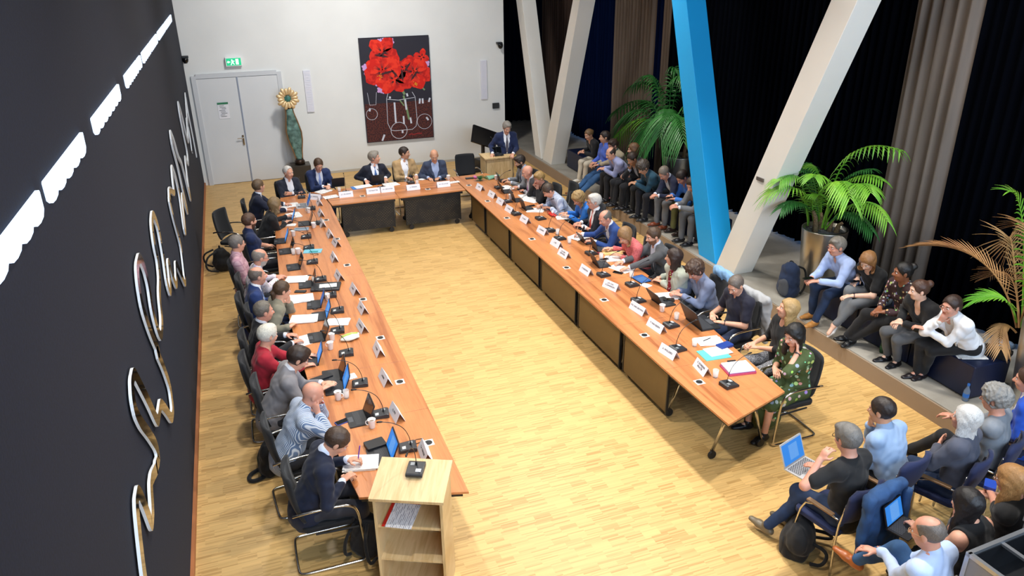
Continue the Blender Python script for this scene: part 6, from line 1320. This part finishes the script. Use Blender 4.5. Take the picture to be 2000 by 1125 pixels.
# ---- listeners in the lower corner, seen from behind
pp('A1', 'person with dark brown hair in light blue shirt seen from behind, hand at chin', 1722, 802, 104, 18, 10, 8, 0, 'short', '#2a1f1a', 't', ('shirt', '#8fa8c8'), '#14161c', ((1694, 862, .72), 'chin'), h=.008, chair_='blue', feet=((.50, .12), (.5, -.12)))
pp('A2', 'person with grey hair and glasses in black T-shirt with a silver laptop on knee', 1655, 857, 102, 6, -10, 10, 0, 'thick', '#6f6c68', 'r', ('tee', '#121316'), DEN, ((1612, 885, 1.12, 'c'), (1594, 911, .76, 'f')), h=.008, chair_='blue', glasses=True, feet=((.52, .02, .10, .1, 0), (.55, .28, .12, .1, .1)), shoe='#6e6350')
pp('A3', 'person with straight white hair in grey sweater with folded arms, legs crossed', 1886, 818, 112, 2, 5, -4, 0, 'bob', '#d2d0cc', 'r', ('cardigan', '#4b4f5e'), DEN, ('x', 'x'), h=.008, chair_='blue', feet=((.55, .1), (.5, -.1)), s=.97)
pp('A4', 'person with thick grey hair and glasses in grey shirt, black trousers, legs crossed', 1944, 779, 115, 4, 0, 6, 0, 'curly', '#8c8a86', 'r', ('tee', '#7e848c'), '#15161a', ((1856, 808, .72), (1850, 808, .74)), h=.008, chair_='blue', glasses=True, feet=((.66, .02, .40, .1, .2), (.5, -.1)))
pp('A5', 'person in bright blue jacket cut off by the picture border behind the grey-haired man', 2008, 742, 120, 6, 0, 6, 0, 'short', '#4a3226', 'r', ('jacket', '#1a4fc0', dict(shirt='#f0f0f4')), '#1c2a48', ('lap', 'lap'), h=.009, chair_='blue')
pp('A6', 'person with long wavy blond hair and glasses in black top holding a blue packet', 1975, 938, 108, 4, 0, 12, 0, 'long', '#a87a48', 'r', ('tee', '#101114'), '#55565a', ((1931, 951, .80, 'g'), (1922, 962, .74)), h=.008, chair_='blue', glasses=True, s=.96, feet=((.55, .1), (.5, -.1)))
pp('A7', 'person with long straight black hair in sleeveless black dress, tablet on lap', 1889, 985, 100, 10, 0, 14, 0, 'long', '#171212', 'l', ('blouse', '#0e0f12', dict(sleeveless=True)), '#101114', ((1780, 1024, .74), 'chin'), h=.008, chair_='blue', s=.95, bare='tights', skirt=True, feet=((.52, .1), (.5, -.1)), shoe='#141416')
pp('A8', 'person with bald head in white-blue shirt and jeans, tan shoe crossed on knee', 1812, 1040, 102, 4, 10, 14, 0, 'bald', '#6e645c', 'r', ('shirt', '#b9cdf0'), DEN2, ((1726, 1073, .74), (1694, 1070, .74)), h=.007, chair_='other', glasses='#c09a70', feet=((.45, .22), (.62, -.12, .50, .3, .35)), shoe='#b0602c')
chair('council', 'empty black cantilever armchair at the head table beside the bald man', *at(914, 352, .45), -PI/2-.05)
chair('council', 'empty black cantilever armchair pushed back beside the bearded man in navy', *at(459, 452, .60), -.5)
chair('council', 'black cantilever armchair behind the fair-haired woman covering her mouth', *at(1098, 395, .62), PI)
# ================================================================ things people hold or keep by them
def pen_in(key, i, c):
    q = PEO[key]; el, wr, d, pn, st, sg = q['ARM'][i]; c0 = q['wld'](wr+d*.10+pn*.0+V(0, 0, .01)); o = MB().tube([(0, 0, -.035), (.03, 0, .12)], .0055, n=8).build('pen', mat('plain', c, rough=.35)); o.location = c0; tag(o, {'#6a2fb0': 'purple pen', '#e8b08a': 'wooden pencil', '#222226': 'black pen', '#e8e8ee': 'white pen'}[c]+' held by the '+WHO[key], 'pen')
pen_in('L12', 0, '#6a2fb0'); pen_in('R7', 1, '#e8b08a'); pen_in('R4', 1, '#222226'); pen_in('L7', 0, '#e8e8ee')
def phone_in(key, i, lab, w=.07):
    q = PEO[key]; el, wr, d, pn, st, sg = q['ARM'][i]; c0 = q['wld'](wr+d*.11-V(0, 0, -.012)); o = slab(lab, c0[0], c0[1], q['hd']+PI/2, 'phone', '#16171b', w=w, z=c0[2]); o.rotation_euler = (0, 0, q['hd']+PI/2)
phone_in('R10', 1, 'black phone in the hand of the woman in the pale green jacket'); phone_in('Q2', 1, 'phone in the hand of the blond woman in white heels'); phone_in('P8', 0, 'phone held by the man in the bright blue shirt on the bench'); phone_in('Q1', 1, 'phone held by the grey-haired man beside the steel planter')
q = PEO['A6']; el, wr, d, pn, st, sg = q['ARM'][0]; c0 = q['wld'](wr+d*.1+V(0, 0, .02)); slab('blue packet held by the woman with wavy blond hair', c0[0], c0[1], 2.2, 'case', '#2346a8', w=.09, h=.13, t=.03, z=c0[2])
p = at(1572, 912, .70); o = laptop('silver laptop showing a document on the knee of the man in black', p[0]-.0, p[1], math.radians(108), True, 'laptop', 1.95, z=.68, silver=True, s=1.2)
p = at(1768, 1028, .70); laptop('tablet with a bright screen on the lap of the black-haired woman', p[0], p[1], math.radians(108), True, 'tablet', 1.9, z=.68, s=1.0)
# garments hung on chairs
def drape(lab, key, m, w=.5, zt=1.0, zb=.45, dx=-.30, nm='draped_jacket', th=.05):
    q = PEO[key]; o = thing(nm, lab, 'jacket', (q['root'][0], q['root'][1], 0), q['hd']); F = Fld()
    for i in range(5):
        y = (-.5+i/4)*w*.8; F.cone((dx+.02, y*.9, zt-.02*abs(i-2)), (dx-.03-.015*(i % 2), y*1.1, zb+.06*(i % 2)), th, th*1.1, .05, w=V(1, 0, 0), q=.8)
    F.cone((dx, -w*.42, zt), (dx, w*.42, zt), th, th, .05); F.cone((dx-.02, w*.45, zt-.06), (dx-.02, w*.55, zb+.12), th*.8, th*.6, .04)
    F.obj('garment_body', .011, m, o, noise=[(.007, 26, 4), (.003, 60, 6)]); F2 = Fld(); F2.cone((dx-.05, -w*.46, zt-.06), (dx-.07, -w*.5, zb+.2), th*.8, th*.6, .03); F2.obj('sleeve', .011, m, o, noise=[(.005, 30, 4)])
drape('blue denim jacket hung over the chair of the man with the laptop', 'A2', mat('denim', '#284a76'), zt=.96, zb=.38)
drape('light blue jacket hung over the chair of the curly-haired youth', 'R11', mat('cloth', '#7fa8d0'), zt=1.04, zb=.6, dx=-.22)
drape('light grey jacket hung over the chair of the man in the dark polo', 'R12', mat('cloth', '#a9aaac'), zt=1.0, zb=.45, dx=-.22)
# bags
def bag(lab, x, y, z, rz, size, c, c2=None, straps=2, name='backpack', tilt=0):
    o = thing(name, lab, 'bag', (x, y, z), rz); a, b, h_ = size; F = Fld()
    F.cone((0, 0, a*.5), (0, 0, h_-a*.5), b*.52, b*.42, .05, w=V(1, 0, 0), q=a/b); F.cone((a*.35, 0, h_*.25), (a*.38, 0, h_*.5), b*.34, b*.3, .03, w=V(1, 0, 0), q=.45); F.plane((0, 0, .005), (0, 0, -1))
    F.obj('bag_body', .011, mat('cloth', c, rough=.7), o, noise=[(.006, 24, 3), (.003, 55, 4)])
    F = Fld(); F.cone((a*.5, 0, h_*.22), (a*.52, 0, h_*.42), b*.26, b*.24, .03, w=V(1, 0, 0), q=.35); F.obj('front_pocket', .011, mat('cloth', c2 or c, rough=.6), o, noise=[(.003, 40, 3)])
    for i in range(straps):
        s_ = 1-2*i; MB().tube([(-a*.3, s_*b*.2, h_*.9), (-a*.75-.05, s_*b*.3, h_*.75), (-a*.8-.08*i, s_*b*.45, h_*.25), (-a*.4, s_*b*.42, .04)], .016, n=6, smooth=2).build('strap', mat('cloth', '#101114', rough=.8), o, smooth=True)
    MB().tube([(0, -.04, h_*.93), (0, -.03, h_*1.06), (0, .03, h_*1.06), (0, .04, h_*.93)], .009, n=6, smooth=1).build('grab_handle', BLACK, o, smooth=True); return o
p = at(403, 535, 0); bag('black bag on the floor against the dark script wall', p[0]+.28, p[1]+.1, 0, .3, (.3, .34, .42), '#0f1013')
p = at(540, 925, 0); bag('black bag with a green lining on the floor behind the chair of the man writing', p[0]-.02, p[1]+.1, 0, 2.6, (.22, .38, .34), '#101215', '#1c2a1a', 0, 'shoulder_bag')
p = at(505, 935, 0); o = MB().tube([(.12, .16, .03), (.0, .12, .02), (-.12, .04, .02), (-.1, -.08, .02), (.02, -.06, .02), (.14, .05, .04)], .022, n=6, smooth=2).build('bag_strap', mat('cloth', '#101114'), smooth=True); o.location = (p[0]+.02, p[1]+.02, 0); tag(o, 'loose black bag strap on the floor beside the black bag with green lining', 'strap')
p = at(1535, 583, .24); bag('navy blue backpack with grey ribbed front standing on the platform', p[0]+.1, p[1]+.1, .24, PI+.3, (.26, .34, .52), '#1a2c4c', '#4a4e56')
p = at(1410, 500, .24); bag('dark backpack leaning on the blue column', p[0]+.3, p[1], .24, PI, (.24, .32, .42), '#16171b')
p = at(1560, 1065, 0); bag('black backpack lying on the floor under the tan-shoed foot', p[0]-.05, p[1]-.05, 0, 2.4, (.26, .44, .22), '#121317', '#1d1f24')
p = at(1490, 845, 0); bag('olive green bag on the floor under the end of the table', p[0]+.1, p[1]+.12, 0, 1.2, (.24, .36, .38), '#6d6a30', '#77743a', 0, 'tote_bag')
p = at(725, 1100, 0); bag('blue and black backpack on the floor beside the open oak lectern', p[0]+.0, p[1]+.15, 0, 1.0, (.24, .3, .44), '#14161b', '#1f5aa8')
p = at(1185, 385, .24); bag('black bag with long straps at the feet of the beige-jacketed listener', p[0]+.15, p[1], .24, PI, (.2, .3, .3), '#1b1a1b', None, 2, 'shoulder_bag')
mug('white mug standing on the platform floor beside the blue column', *at(1351, 474, .24), .4, .24)
def bottle(lab, x, y, z, c, cap): 
    o = thing('water_bottle', lab, 'bottle', (x, y, z)); MB().lathe([(.03, 0), (.034, .01), (.034, .13), (.013, .18), (.013, .2)], n=16).build('bottle_body', mat('plain', c, rough=.12), o, smooth=True); MB().lathe([(.015, .195), (.015, .22), (.012, .223)], n=12).build('cap', mat('plain', cap, rough=.4), o); MB().lathe([(.0345, .05), (.0345, .1)], n=16).build('band', mat('plain', cap, rough=.5), o)
bottle('small dark green bottle on the platform beside the grey-trousered legs', *at(1722, 688, .24), .24, '#173f22', '#2a5a30')
bottle('clear water bottle with a blue cap on the platform near the lower corner', *at(1884, 782, .24), .24, '#6a7a90', '#2f6fc0')
p = at(1893, 694, .67); papers('white papers on the dark blue bench beside the woman in the white blazer', p[0], p[1], 1.2, 3, .004, .22, .3, z=.67); pen('black pen on the papers on the bench', p[0], p[1], 1.9, z=.685)
p = at(1925, 690, .67); o = thing('laptop_bag', 'black sleeve on the bench beside the white papers', 'bag', (p[0]+.1, p[1]-.05, .67), .4); MB().rbox((0, 0), (.26, .3, .05), .04, 0).build('sleeve_body', mat('cloth', '#111216'), o, bevel=.01); MB().tube([(.1, -.1, .05), (.14, 0, .09), (.1, .1, .05)], .01, smooth=1).build('handle', BLACK, o)
p = at(1942, 678, .72); o = MB().lathe([(.02, .0), (.05, .0), (.085, .02), (.09, .05), (.06, .075), (.01, .08)], n=18).build('rolled_cap', mat('cloth', '#8fb0dc'), smooth=True); o.location = (p[0]+.2, p[1], .67); tag(o, 'pale blue cap on the bench below the dried palm frond', 'cap')
import collections
for k_, n_ in _labels.items():
    if n_ > 1: print('DUPLABEL', n_, k_)
    if len(k_.split()) > 16: print('LONG', len(k_.split()), k_)
print('REPORT', REPORT)
